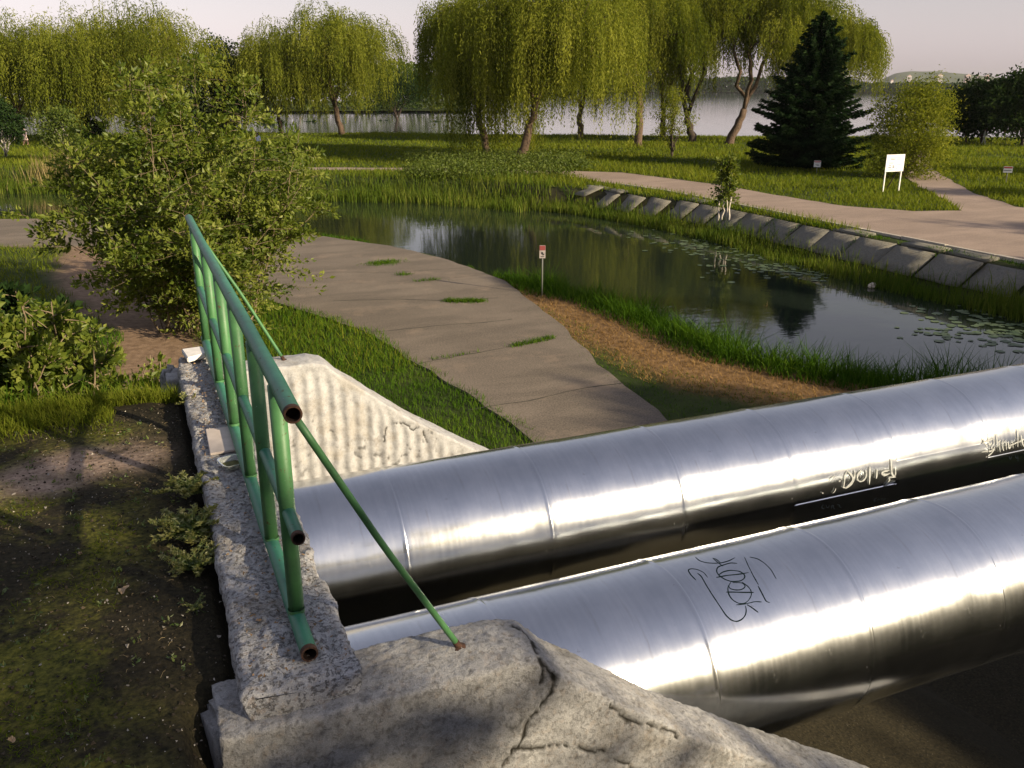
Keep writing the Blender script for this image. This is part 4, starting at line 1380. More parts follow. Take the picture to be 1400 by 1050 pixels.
# stems, twigs and leaves of shrubs
def shrub(name, label, base_px_list, H, spread, nst, ntw, nlf, leaf, mat, seed, stem_r=.018, lean=(0, 0), cat='shrub', zoff=0, base_xyz=None, low=.18, twl=.30, stemmat='twig', cone=(.05, .95), hmin=.62, fpow=.8):
    rng = np.random.default_rng(seed)
    bases = [place(*b) for b in base_px_list] if base_xyz is None else [np.array(b, float) for b in base_xyz]
    c0 = np.mean(bases, 0)
    root = empty(name, c0, label, cat)
    mb = MB()
    C, A, Rn, Ls = [], [], [], []
    for s in range(nst):
        b = bases[s % len(bases)] - c0 + np.array([*rng.normal(0, .16, 2), -.1])
        az = rng.uniform(0, 2 * math.pi); ti = rng.uniform(*cone) ** 1.0
        h = H * rng.uniform(hmin, 1.0) * (1 - .38 * ti * (1 if hmin < .9 else .2))
        top = b + np.array([math.cos(az) * spread * ti + lean[0] * h, math.sin(az) * spread * ti + lean[1] * h, h])
        n = 9
        t = np.linspace(0, 1, n)[:, None]
        P = b + (top - b) * t + np.array([math.cos(az), math.sin(az), 0]) * (np.sin(t * math.pi) * spread * .08 * rng.normal())
        P[1:-1] += rng.normal(0, H * .012, (n - 2, 3))
        mb.tube(P, np.linspace(stem_r * rng.uniform(.7, 1.3), .004, n), 6)
        for w in range(ntw):
            f = low + (1 - low) * rng.random() ** fpow
            i = min(n - 2, int(f * (n - 1))); g = f * (n - 1) - i
            q0 = P[i] * (1 - g) + P[i + 1] * g
            d = unit(np.array([*rng.normal(0, 1, 2), rng.uniform(-.15, .9)]))
            L = H * twl * rng.uniform(.35, 1.0) * (1.15 - f * .6)
            m = 6
            tt = np.linspace(0, 1, m)[:, None]
            Q = q0 + d * tt * L + np.array([0, 0, -.18]) * tt ** 2 * L + rng.normal(0, L * .02, (m, 3)) * tt
            mb.tube(Q, np.linspace(.006, .002, m), 4, False)
            k = int(nlf * rng.uniform(.6, 1.3))
            u = rng.random(k) ** .7
            ii = np.minimum((u * (m - 1)).astype(int), m - 2); gg = (u * (m - 1) - ii)[:, None]
            pos = Q[ii] * (1 - gg) + Q[ii + 1] * gg
            o_ = rand_dirs(k, rng)
            C.append(pos + o_ * leaf[0] * rng.uniform(.4, 1.6, (k, 1)))
            A.append(o_ + d * .7 + [0, 0, .15])
            cl = np.clip(.45 + .2 * rng.normal(), .1, .9)
            Rn.append(np.clip(cl + rng.normal(0, .16, k), 0, 1))
            Ls.append(np.full(k, 1.0))
    mb.build('stems', [M[stemmat]], root)
    C, A, Rn = np.concatenate(C), np.concatenate(A), np.concatenate(Rn)
    n = len(C)
    sc = rng.uniform(.5, 1.5, n)
    link('foliage', leaves_mesh('foliage', C, A, leaf[0] * sc, leaf[1] * sc, Rn, M[mat], rng), root)
    return root

# the big many-stemmed willow bush below the railing
sb = place(285, 452)
D0 = math.hypot(sb[0], sb[1])
shrub('willow_shrub', 'large many stemmed leafy shrub behind the far end of the green railing', [(235, 452), (265, 455), (300, 450), (335, 446)], (elev_z(285, 80, D0) - sb[2]) * 1.12, px_size(0, 200, D0), 66, 22, 44, (.125, .062), 'shrubleaf', 131, .020, low=.12, twl=.26, fpow=.65, hmin=.5)
shrub('leafy_bush', 'leafy sunlit bush at the left edge beside the soil plateau', [], 1.22, .40, 58, 14, 34, (.045, .028), 'shrubleaf', 132, .008, low=.12, twl=.26, base_xyz=[(-1.30, 6.3, ground_z(-1.30, 6.3)), (-1.0, 6.15, ground_z(-1.0, 6.15)), (-.78, 6.3, ground_z(-.78, 6.3)), (-.58, 6.5, ground_z(-.58, 6.5))])
shrub('dark_shrub', 'dark green spreading shrub at the left edge behind the sunlit bush', [], 3.1, 1.0, 26, 17, 44, (.085, .060), 'darkleaf', 133, .014, low=.3, twl=.24, base_xyz=[(-1.45, 10.0, ground_z(-1.45, 10.0)), (-1.05, 10.2, ground_z(-1.05, 10.2))])
shrub('sapling_bush', 'low bush with upright shoots beside the dirt track', [], .80, .32, 14, 9, 18, (.05, .032), 'shrubleaf', 134, .006, low=.15, base_xyz=[(-.28, 6.6, ground_z(-.28, 6.6)), (-.1, 7.0, ground_z(-.1, 7.0))])
# young birch on the canal bank
bb = place(992, 304)
Db = math.hypot(bb[0], bb[1])
shrub('birch_sapling', 'young two stemmed birch on the reedy bank below the road', [(986, 304), (996, 303)], (elev_z(992, 203, Db) - bb[2]) * 1.05, px_size(0, 24, Db), 4, 38, 22, (.12, .08), 'shrubleaf', 135, .042, cat='tree', low=.36, twl=.20, stemmat='birch', cone=(.02, .45), hmin=.82)

for i, (u, v, hh, lab) in enumerate(((118, 190, 2.6, 'dark bush at the lake edge under the golden willow, leftmost'), (232, 187, 3.2, 'dark bush at the lake edge behind the large shrub'), (300, 184, 3.4, 'broad dark bush below the dark tree at the lake edge'), (368, 182, 3.0, 'dark lakeside bush left of the golden willow with bare trunk'),
                                      (428, 180, 2.4, 'low lakeside bush right of the golden willow trunk'), (522, 178, 1.9, 'small dark bush at the foot of the umbrella shaped tree'), (596, 180, 2.2, 'lakeside bush behind the hanging curtain of the biggest willow'))):
    shrub('lakeside_bush', lab, [(u - 5, v), (u, v), (u + 6, v)], hh, hh * .75, 18, 12, 22, (.34, .22), 'darkleaf', 160 + i, .03, low=.1)['group'] = 'bushes along the lake shore'
# trees outside the frame that shade the headwall and show in the pipes
mbA, cmA = broad_mesh(14.0, 4.6, 201, 620, 18, (.34, .24), 'leaf', 'round', .16)
tmA = mbA.mesh('trunk', [M['darkbark']])
mbB, cmB = broad_mesh(12.0, 4.2, 202, 560, 18, (.34, .24), 'darkleaf', 'round', .10)
tmB = mbB.mesh('trunk', [M['darkbark']])
mbD, cmD = broad_mesh(14.0, 4.0, 204, 300, 18, (.34, .24), 'leaf', 'round', .16)
tmD = mbD.mesh('trunk', [M['darkbark']])
mbE, cmE = broad_mesh(13.4, 3.9, 205, 800, 18, (.36, .25), 'darkleaf', 'round', .03, lob=18)
tmE = mbE.mesh('trunk', [M['darkbark']])
mbC, cmC = broad_mesh(20.0, 2.3, 203, 520, 18, (.34, .22), 'darkleaf', 'tall', .10)
tmC = mbC.mesh('trunk', [M['darkbark']])
OFF = [(10.9, -15.5, 3, 1.02), (6.0, -15.0, 1, .90), (0.5, -15, 0, .8), (-7, -17, 1, 1.0), (10.5, -25, 0, 1.1), (3.0, -27, 1, 1.1), (-15, -14, 1, 1.0),
       (30.0, -5.5, 1, .85), (31, -22, 2, .7), (29, -41, 0, 1.2), (37, -12, 0, .9), (35, -33, 1, 1.2), (50, -2, 0, .9), (48, -18, 1, .95), (60, 6, 0, 1.0), (66, 22, 1, 1.0),
       (-20, -4, 0, 1.0), (-19, 8, 1, .9), (26.5, -51, 0, 1.25), (34, -46, 1, 1.3), (41, -41, 0, 1.25), (46, -33, 1, 1.3), (52, -25, 0, 1.2), (21.5, -58, 1, 1.4), (16, -52, 0, 1.2), (43, -8, 1, 1.0), (27.5, -24, 4, 1.12), (28.5, -19.5, 4, .93), (29.5, -15, 4, .98), (30.5, -10.5, 4, .80), (33, -6, 4, 1.0), (27.5, -31.5, 4, 1.2), (27, -43, 4, 1.2),
       (20, -66, 4, 1.45), (27, -68, 4, 1.5), (13, -62, 4, 1.4), (36, -22, 4, 1.1), (39, -3, 4, .9), (6.9, -12, 2, .92),
       (26.6, -27, 4, .42), (27.0, -22, 4, .40), (27.6, -17.5, 4, .42), (28.2, -13, 4, .40), (28.8, -8.5, 4, .42), (26.4, -32, 4, .45), (26.2, -37, 4, .45), (29.4, -3.6, 4, .40)]
for i, (x, y, k, s) in enumerate(OFF):
    r = empty('shade_tree', (x, y, ground_z(x, y)), 'leafy tree behind the photographer, outside the photograph', 'tree', 'trees outside the photograph', rz=i * 1.7)
    r.scale = (s, s, s)
    link('trunk', (tmA, tmB, tmC, tmD, tmE)[k], r); link('crown', (cmA, cmB, cmC, cmD, cmE)[k], r)

shrub('shade_bush', 'unseen leafy bush added to shade the ground under the pipes', [], 3.3, 1.7, 40, 16, 40, (.12, .07), 'darkleaf', 140, .016, base_xyz=[(6.4, -2.2, ground_z(6.4, -2.2)), (5.4, -1.6, ground_z(5.4, -1.6)), (7.6, -1.2, ground_z(7.6, -1.2))])  # unseen bush added to keep the sun off the ground under the pipes
for i, (bx_, by_, bh_) in enumerate(((8.4, -8.0, 4.6), (11.4, -8.6, 5.2), (14.2, -7.8, 4.4))):  # unseen row added to shade the bank and darken what the pipes reflect
    shrub('shade_bush', 'unseen leafy bush added on the near canal bank for shade', [], bh_, 2.1, 30, 16, 30, (.17, .11), 'darkleaf', 150 + i, .016, base_xyz=[(bx_ + a, by_ + b, ground_z(bx_ + a, by_ + b)) for a, b in ((0, 0), (.6, .4), (-.5, .3))])['group'] = 'unseen bushes added for shade'
# ------------------------------------------------------------------ the far shore
rng = np.random.default_rng(77)
def polar(u, D):
    c = ray(u, 120); c = c / math.hypot(c[0], c[1])
    return c[0] * D, c[1] * D
def far_band(name, label, us, D, zt, seed, n, leaf, mat, wob=.25, depth=.08):
    rng = np.random.default_rng(seed)
    C, Rn = [], []
    u = rng.uniform(us[0], us[1], n)
    dd = D * (1 + depth * rng.random(n))
    th = zt(u) * (1 + wob * fbm2(u, u * 0, .035, 4, seed)) - ZW
    zz = rng.random(n) ** .75
    x = np.array([polar(a, 1) for a in u])
    r_ = ZW + zz * th
    C = np.stack([x[:, 0] * dd, x[:, 1] * dd, r_], 1)
    Rn = np.clip(.45 + .35 * fbm2(C[:, 0], C[:, 1], 4.0 / leaf, 2, seed) + rng.normal(0, .15, n), 0, 1)
    A = rand_dirs(n, rng)
    me = leaves_mesh(name, C, A, leaf * rng.uniform(.7, 1.4, n), leaf * .7 * rng.uniform(.7, 1.4, n), Rn, M[mat], rng)
    tag(link(name, me), label, kind='stuff')
def shore_land(name, us, D, D2, z):
    vs = []
    for dd, sgn in ((D, 1), (D2, -1)):
        for u in np.linspace(us[0], us[1], 30)[::sgn]:
            vs.append(polar(u, dd * (1 + .01 * math.sin(u * .05))))
    return sheet(name, vs, z, M['ground'])
shore_land('left_shore', (-900, 640), 246, 420, ZW + .5)
far_band('left_shore_woods', 'trees along the nearer far shore on the left', (-900, 636), 250, lambda u: 9.5 + 1.5 * np.sin(u * .02), 301, 42000, 1.0, 'leaf', .35, .10)
shore_land('far_shore', (500, 2300), 1180, 2900, ZW + 1.0)
far_band('far_shore_woods', 'woods along the opposite shore of the lake', (560, 2200), 1200, lambda u: 6.4 + 8.5 * smooth(1190, 1120, u), 302, 30000, 4.6, 'darkleaf', .35, .10)
far_band('far_town_trees', 'trees among the far apartment blocks', (1100, 1500), 2350, lambda u: 8.5 + 0 * u, 303, 6000, 7.0, 'darkleaf', .4, .05)
# grassy flat-topped hill
hp = [(1180, 118), (1206, 108), (1222, 100.5), (1240, 97.5), (1280, 97.5), (1320, 101), (1355, 106), (1420, 111), (1520, 116)]
DH = 3000.0
us = np.linspace(1160, 1560, 60)
rows = []
hz = np.array([elev_z(u, np.interp(u, [h[0] for h in hp], [h[1] for h in hp]), DH) for u in us])
for f, dd in ((0, 2640), (.35, 2730), (.72, 2850), (.95, 2950), (1.0, 3010), (1.0, 3300), (0, 3700)):
    xy = np.array([polar(u, dd) for u in us])
    rows.append(np.stack([xy[:, 0], xy[:, 1], ZW + (hz - ZW) * f * (1 + .05 * fbm2(us, us * 0 + dd, .05, 2, 4))], 1))
V = np.stack(rows, 1).reshape(-1, 3)
k = NT('hill_turf'); co = k.coord()
hm = k.done(k.bsdf(k.ramp(k.noise(co, .012, 6, .65), [(.35, (.035, .052, .024)), (.6, (.075, .095, .045)), (.8, (.12, .13, .07))]), .95))
tag(link('hill', np_mesh('hill', V, grid_faces(60, 7), True, None, [hm])), kind='structure')
# apartment blocks
bwin = plain('window_glass', (.10, .10, .12), .2)
bpink = plain('pink_render', (.42, .31, .29), .85)
bwhite = plain('white_render', (.46, .44, .42), .85)
blocks = [(1236, 1245, 104.5, 124, 'tall white apartment tower beside the olive tree top'), (1277, 1287, 103.2, 114.5, 'white apartment tower right of the olive tree top, widest of the far blocks'),
          (1315.5, 1325, 103.5, 113.5, 'pink and white apartment tower third from the left on the hill'), (1331, 1336.5, 104, 112, 'low far apartment block between two pink towers'),
          (1343, 1351, 104, 113, 'pinkish apartment block nearest the dark trees on the right'), (1271, 1276, 106, 113, 'narrow grey block beside the widest white tower'), (1232, 1234.5, 108, 114, 'small white block left of the tall white tower'), (1215, 1221, 111, 115, 'tiny pale house at the foot of the hill')]
for i, (u0, u1, v0, v1, lab) in enumerate(blocks):
    D = 2500.0
    x, y = polar((u0 + u1) / 2, D)
    w = (u1 - u0) / F_PX * D * .82
    zt, zb = elev_z(u0, v0, D), elev_z(u0, v1, D)
    az = math.atan2(x, y)
    root = empty('apartment_block', (x, y, ZW), lab, 'building', 'apartment blocks beyond the lake', rz=-az + .5)
    mb = MB(); mb.box((0, 0, (zt - ZW) / 2), (w * .72, w * .55, zt - ZW)); mb.build('wall', [bwhite if i not in (2, 4) else bpink], root, False)
    mb = MB(); mb.box((0, 0, zt - ZW + .8), (w * .74, w * .57, 1.4)); mb.box((w * .1, 0, zt - ZW + 2.6), (w * .2, w * .25, 2.4)); mb.build('roof', [bpink], root, False)
    if i < 5:
        nf = max(3, int((zt - zb) / 3.4))
        m = MB(); m.box((0, 0, 0), (1.7, .35, 1.9)); wm = m.mesh('window', [bwin], False)
        for f in range(nf):
            for c in range(4):
                o = link('window', wm, root); o.location = ((c - 1.5) * w * .165, -w * .275 - .02, zt - ZW - 2.4 - f * 3.3)
        m = MB(); m.box((0, 0, 0), (w * .17, 1.2, 1.0)); bmm = m.mesh('balcony', [bpink if i not in (2, 4) else bwhite], False)
        for f in range(nf):
            o = link('balcony', bmm, root); o.location = (w * .0, -w * .275 - .6, zt - ZW - 4.0 - f * 3.3)

# light summer haze over the lake
k = NT('haze_air')
pv = k.n('ShaderNodeVolumePrincipled')
pv.inputs['Color'].default_value = (.86, .86, .88, 1)
pv.inputs['Density'].default_value = .00006
pv.inputs['Anisotropy'].default_value = .2
k.t.links.new(pv.outputs[0], k.out.inputs['Volume'])
mb = MB(); mb.box((300, 1300, 26), (7600, 5600, 70))
hz_o = mb.build('haze', [k.m], None, False)
tag(hz_o, 'thin evening haze over the lake', kind='stuff')
# ------------------------------------------------------------------ bank of concrete slabs and kerb
bank = tag(bpy.data.objects.new('slab_bank', None), kind='structure'); COL.objects.link(bank)
bank['label'] = 'sloping canal bank paved with tilted concrete slabs below the road'
rng = np.random.default_rng(9)
def bank_pt(y, d):
    """point on the far bank: y along the canal, d metres inland from the water's edge"""
    fx_ = np.interp(y, [p[1] for p in FAR[1:9]], [p[0] for p in FAR[1:9]])
    return fx_ + d
slab_meshes = []
for kk in range(5):
    o = block('bank_slab', (0, 0, 0), (1.22, 1.72, .06), 60 + kk, M['slabconc'], 0, .02, .02)
    me = o.data; bpy.data.objects.remove(o); slab_meshes.append(me)
strip_meshes = []
for kk in range(3):
    o = block('bank_slab', (0, 0, 0), (.62, 1.6, .10), 80 + kk, M['slabconc'], 0, .02, .03)
    me = o.data; bpy.data.objects.remove(o); strip_meshes.append(me)
y = 10.0
i = 0
while y < 44.5:
    for (d, mset, sl) in ((1.30, slab_meshes, .0), (2.22, strip_meshes, .0)):
        x = bank_pt(y, d)
        hw_ = .58 if mset is slab_meshes else .28
        z0 = ground_z(bank_pt(y, d - hw_), y); z1 = ground_z(bank_pt(y, d + hw_), y); zm = max(ground_z(x, y), (z0 + z1) / 2)
        tilt = math.atan2(z1 - z0, 2 * hw_)
        if mset is strip_meshes and rng.random() < .45: continue
        o = link('bank_slab', mset[i % len(mset)], bank)
        o.location = (x + rng.normal(0, .03), y + rng.normal(0, .04), zm + .030 + rng.normal(0, .008))
        o.rotation_euler = (rng.normal(0, .012), -tilt + rng.normal(0, .015), rng.normal(0, .02))
        i += 1
    y += 1.755
o = None
kerb = tag(bpy.data.objects.new('kerb', None), kind='structure'); COL.objects.link(kerb)
kp = np.array([(25.30, -12), (25.28, 17), (25.42, 25)] + zr([(23.13, 28.7), (23.23, 36.8), (22.43, 41.5)]))
seg = np.concatenate([[0], np.cumsum(np.hypot(*np.diff(kp, axis=0).T))])
kb = MB(); kb.box((0, 0, 0), (.17, 1.96, .24)); kbm = kb.mesh('kerb_stone', [M['kerb']], False)
for s in np.arange(1, seg[-1] - 1, 2.0):
    x, y = np.interp(s, seg, kp[:, 0]), np.interp(s, seg, kp[:, 1])
    x2, y2 = np.interp(s + .5, seg, kp[:, 0]), np.interp(s + .5, seg, kp[:, 1])
    o = link('kerb_stone', kbm, kerb); o.location = (x, y, ZR - .02 + rng.normal(0, .008)); o.rotation_euler = (0, rng.normal(0, .03), -math.atan2(x2 - x, y2 - y))

# ------------------------------------------------------------------ grass, reeds and weeds
ROAD_A, FOOT_A = ROAD_J, FOOTPATH_J
def free(x, y, road=True, soft=0.0):
    onp = in_poly(x, y, FOOT_A)
    if soft:
        i = np.where(onp)[0]
        d = dist_line(x[i], y[i], FOOT_A + FOOT_A[:1])
        onp[i] = d > soft * (.5 + .9 * fbm2(x[i], y[i], 1.6, 3, 71))
    ok = ~onp & ~in_poly(x, y, WATER_POLY)
    if road: ok &= ~in_poly(x, y, ROAD_A)
    return ok

def scatter(name, label, x, y, h, w, lean, mat, seed, seg=2, rn=None, sink=.02):
    rng = np.random.default_rng(seed)
    p = np.stack([x, y, hfun(x, y) - sink], 1)
    r = np.clip((rn if rn is not None else .5 + .35 * fbm2(x, y, .5, 3, seed)) + rng.normal(0, .16, len(x)), 0, 1)
    me = blades_mesh(name, p, h, w, lean, r, M[mat], rng, seg)
    return tag(link(name, me), label, kind='stuff')

# embankment and left slope, near
rng = np.random.default_rng(401)
x, y = rng.uniform(-9, 6.2, 120000), 5.35 + 22 * rng.random(120000) ** 1.5
ok = free(x, y, True, .40) & (dist_line(x, y, DIRT) + fbm2(x, y, 1.2, 2, 3) * .6 > 1.0) & ~((x > .0) & (y < 6.16)) & ~((x > 1) & (x < 4.3) & (y < 6.2))
ok &= (hfun(x, y) < -.10)
x, y = x[ok], y[ok]
patch = .5 + .5 * fbm2(x, y, .8, 3, 12)
scatter('embankment_grass', 'green grass on the slope round the headwall', x, y, (.10 + .17 * patch) * rng.uniform(.6, 1.3, len(x)), .009 + .0006 * np.maximum(y - 5, 0), rng.uniform(.1, .8, len(x)), 'grass', 402)
# tufts at the lip of the plateau
x, y = rng.uniform(-1.7, .08, 5200), 5.36 + np.abs(rng.normal(0, .10, 5200))
x2, y2 = rng.uniform(-1.8, -.28, 3800), rng.normal(5.22, .10, 3800)
x, y = np.concatenate([x, x2]), np.concatenate([y, y2])
scatter('plateau_edge_grass', 'pale grass tufts along the edge of the bare plateau', x, y, rng.uniform(.04, .13, len(x)), .006, rng.uniform(.2, 1.0, len(x)), 'meadow', 403)
# short moss-like turf on the plateau
x, y = rng.uniform(-1.3, -.10, 30000), rng.uniform(1.2, 5.1, 30000)
ok = (fbm2(x, y, 2.0, 3, 31) + fbm2(x, y, 6.0, 2, 33) * .5 > .18) & (x + .18 * fbm2(x, y, 3, 2, 6) < -.20)
x, y = x[ok], y[ok]
scatter('plateau_moss', 'yellow green moss and creeping grass on the dark soil', x, y, rng.uniform(.006, .022, len(x)), .004, rng.uniform(.6, 2.0, len(x)), 'meadow', 404, 1, sink=.002)
# near canal bank: tall green grass by the water, dry grass inland
x, y = rng.uniform(5, 17, 90000), rng.uniform(7, 40, 90000)
dn, df = dist_seg(x, y)
wob = fbm2(x, y, .5, 3, 15)
ok = free(x, y) & (dn < df) & (dn + wob * .5 < 2.0) & ((y < 27) | (wob > .12))
xa, ya, da = x[ok], y[ok], dn[ok]
scatter('bank_grass', 'tall dark green grass along the near bank of the canal', xa, ya, (.48 + .62 * rng.random(len(xa)) ** 1.4) * (.92 + .7 * fbm2(xa, ya, .9, 3, 27)) * smooth(2.4, 1.0, da) * (.28 + .72 * smooth(29, 23, ya)), .026, rng.uniform(.25, 1.0, len(xa)), 'grass', 405, rn=.30 + .35 * fbm2(xa, ya, .8, 3, 28))
ok = free(x, y) & (dn < df) & (dn + wob * .5 > 1.5) & (dn + wob * .9 < 3.9) & (x > 7.5)
xb, yb = x[ok], y[ok]
scatter('dry_grass', 'cut dry straw coloured grass beside the footpath', xb, yb, .05 + .13 * rng.random(len(xb)), .016, rng.uniform(.5, 1.8, len(xb)), 'drygrass', 406)
ok = free(x, y, True, .5) & (dn < df) & (dn + wob * .9 > 3.0) & (x > 7.5) & (rng.random(len(x)) < .7)
xb, yb = x[ok], y[ok]
scatter('verge_grass', 'short green grass at the footpath edge', xb, yb, .04 + .09 * rng.random(len(xb)), .014, rng.uniform(.4, 1.2, len(xb)), 'grass', 407)
# joints between the poured bays of the footpath
fp_o = bpy.data.objects['footpath']
for line in (((560, 500), (600, 491), (660, 481), (710, 472), (760, 462)), ((470, 457), (540, 451), (610, 444), (660, 441), (700, 436)), ((455, 411), (540, 409), (620, 411), (680, 407)), ((640, 560), (720, 548), (800, 530), (850, 524)), ((440, 372), (540, 372), (640, 366))):
    P = np.array([at_z(u, v, ZP + .034) for u, v in line])
    t = np.linspace(0, 1, 60); tt = np.linspace(0, 1, len(P))
    Q = np.stack([np.interp(t, tt, P[:, k_]) for k_ in range(3)], 1)
    Q[:, :2] += np.stack([fbm2(Q[:, 0], Q[:, 1], 2.2, 3, 12), fbm2(Q[:, 0], Q[:, 1], 2.2, 3, 13)], 1) * .045
    w = .012 + .016 * np.clip(.3 + fbm2(Q[:, 0], Q[:, 1], 3, 2, 5), 0, 1)
    sd = unit(np.stack([-np.gradient(Q[:, 1]), np.gradient(Q[:, 0]), np.zeros(60)], 1)) * w[:, None]
    link('joint_crack', np_mesh('joint_crack', np.stack([Q - sd, Q + sd], 1).reshape(-1, 3), np.array([[2 * i, 2 * i + 1, 2 * i + 3, 2 * i + 2] for i in range(59)]), False, None, [M['crackfill']]), fp_o)
# tufts in the cracks of the footpath
cx, cyy = [], []
for a, b, n, s in (((590, 492), (660, 480), 60, .05), ((700, 474), (755, 462), 400, .07), ((510, 361), (540, 358), 700, .22), ((545, 376), (560, 375), 120, .1), ((610, 412), (660, 412), 900, .10), ((570, 385), (600, 382), 120, .1)):
    A_, B_ = at_z(*a, ZP + .03), at_z(*b, ZP + .03)
    t = rng.random(n)
    cx.append(A_[0] + (B_[0] - A_[0]) * t + rng.normal(0, s, n)); cyy.append(A_[1] + (B_[1] - A_[1]) * t + rng.normal(0, s, n))
cx, cyy = np.concatenate(cx), np.concatenate(cyy)
p = np.stack([cx, cyy, np.full(len(cx), ZP + .03)], 1)
tag(link('crack_grass', blades_mesh('crack_grass', p, rng.uniform(.04, .14, len(cx)), .016, rng.uniform(.4, 1.4, len(cx)), rng.uniform(.2, .8, len(cx)), M['grass'], rng, 2)), 'grass growing in the cracks of the footpath', kind='stuff')
# lower ground on the left
x, y = rng.uniform(-16, 6, 50000), rng.uniform(18, 50, 50000)
ok = free(x, y) & (dist_line(x, y, DIRT) + fbm2(x, y, 1.0, 2, 3) * .8 > 1.1)
x, y = x[ok], y[ok]
scatter('lower_left_grass', 'sunlit grass on the low ground left of the shrub', x, y, rng.uniform(.12, .34, len(x)), .028, rng.uniform(.2, .9, len(x)), 'meadow', 408, 1)
# meadow across the canal
n = 210000
uu = rng.uniform(-.62, .66, n); D = 36 * (118 / 36) ** rng.random(n)
a = uu + rad(YAW)
x, y = np.sin(a) * D, np.cos(a) * D
dn, df = dist_seg(x, y)
ok = free(x, y) & (df < dn) & (df > BANK_W - .3) & (fwd_dist(x, y) < 117)
x, y, D = x[ok], y[ok], D[ok]
pt = fbm2(x, y, .16, 3, 19)
scatter('meadow_grass', 'uneven meadow grass on the lawn across the canal', x, y, (.16 + .30 * np.clip(.5 + pt, 0, 1)) * rng.uniform(.5, 1.25, len(x)), .0011 * D, rng.uniform(.15, .9, len(x)), 'meadow', 409, 1, rn=.52 + .30 * pt)
# reeds at the water's edge on the far bank
n = 60000
t = rng.random(n)
fp = np.array(FAR[1:15]); fp = fp[fp[:, 1] > 4]; fp = np.concatenate([[[23.0, 4]], fp])
seg = np.concatenate([[0], np.cumsum(np.hypot(*np.diff(fp, axis=0).T))])
s = t * seg[-1]
px_, py_ = np.interp(s, seg, fp[:, 0]), np.interp(s, seg, fp[:, 1])
t2 = np.gradient(fp, axis=0); t2 = unit(t2)
tx, ty = np.interp(s, seg, t2[:, 0]), np.interp(s, seg, t2[:, 1])
wid = np.where(py_ > 44, 3.4, 1.1)
o_ = rng.normal(0, .33, n) * wid + .15 + .2 * fbm2(px_, py_, .4, 2, 2)
x, y = px_ + ty * o_, py_ - tx * o_
ok = (o_ > -1.1 * wid * .45) & (o_ < 1.0 * wid)
ok &= rng.random(n) < (.55 + .6 * fbm2(px_, py_, .25, 3, 88))
x, y = x[ok], y[ok]
p = np.stack([x, y, np.maximum(hfun(x, y), ZW - .1)], 1)
hh = (.55 + .35 * fbm2(x, y, .35, 2, 90)) * rng.uniform(.6, 1.25, len(x)) * np.where(y > 44, 1.25, 1.0)
tag(link('reeds', blades_mesh('reeds', p, hh, .030 + .014 * (y > 40), rng.uniform(.05, .45, len(x)), np.clip(.55 + .3 * fbm2(x, y, .5, 2, 6) + rng.normal(0, .16, len(x)), 0, 1), M['reed'], rng, 2)), 'reeds and sedge along the far bank of the canal', kind='stuff')
# weeds rooted between the slabs
y = rng.uniform(10, 45, 16000); d = rng.uniform(.4, 2.3, 16000)
x = bank_pt(y, d)
edge = np.abs(((y - 10.0 + .88) % 1.76) - .88)
ok = (fbm2(x, y, .7, 3, 61) + .35 * (edge > .78) + .5 * (d > 1.9) + .45 * (d < .75) > .42)
x, y, d = x[ok], y[ok], d[ok]
p = np.stack([x, y, hfun(x, y) + .03], 1)
tag(link('slab_weeds', blades_mesh('slab_weeds', p, rng.uniform(.06, .22, len(x)), .020, rng.uniform(.3, 1.3, len(x)), np.clip(.35 + rng.normal(0, .2, len(x)), 0, 1), M['grass'], rng, 2)), 'weeds and sparse grass growing between the bank slabs', kind='stuff')
# tan dry reeds on the left
c = at_z(95, 258, ZW)
x, y = rng.normal(c[0], 1.3, 600), rng.normal(c[1], .5, 600)
p = np.stack([x, y, np.maximum(hfun(x, y), ZW - .1)], 1)
tag(link('dry_reeds', blades_mesh('dry_reeds', p, rng.uniform(.8, 1.6, len(x)), .05, rng.uniform(.05, .35, len(x)), rng.uniform(.2, 1, len(x)), M['tanreed'], rng, 2)), 'tan dry reeds by the water left of the large shrub', kind='stuff')
# leafy weeds on the bank under the big willow
n = 26000
u = rng.uniform(430, 820, n)
v = rng.uniform(216, 262, n)
cl = rng.integers(0, 300, n)
cu, cv = rng.uniform(560, 800, 300), rng.uniform(222, 250, 300)
C0 = np.array([at_z(a, b, -3.75) for a, b in zip(cu, cv)])
C = C0[cl] + rng.normal(0, .38, (n, 3)) * [1.3, 1.3, .7] + [0, 0, .55]
dn, df = dist_seg(C[:, 0], C[:, 1])
ok = (df < dn) & ~in_poly(C[:, 0], C[:, 1], ROAD_A) & ~in_poly(C[:, 0], C[:, 1], WATER_POLY)
C, cl = C[ok], cl[ok]
C[:, 2] = np.maximum(C[:, 2], hfun(C[:, 0], C[:, 1]))
me = leaves_mesh('bank_weeds', C, rand_dirs(len(C), rng) + [0, 0, .5], .17 * rng.uniform(.6, 1.4, len(C)), .09 * rng.uniform(.6, 1.4, len(C)), np.clip(.4 + .3 * rng.random(300)[cl] + rng.normal(0, .12, len(C)), 0, 1), M['leaf'], rng)
tag(link('bank_weeds', me), 'dark leafy weeds covering the bank below the biggest willow', kind='stuff')
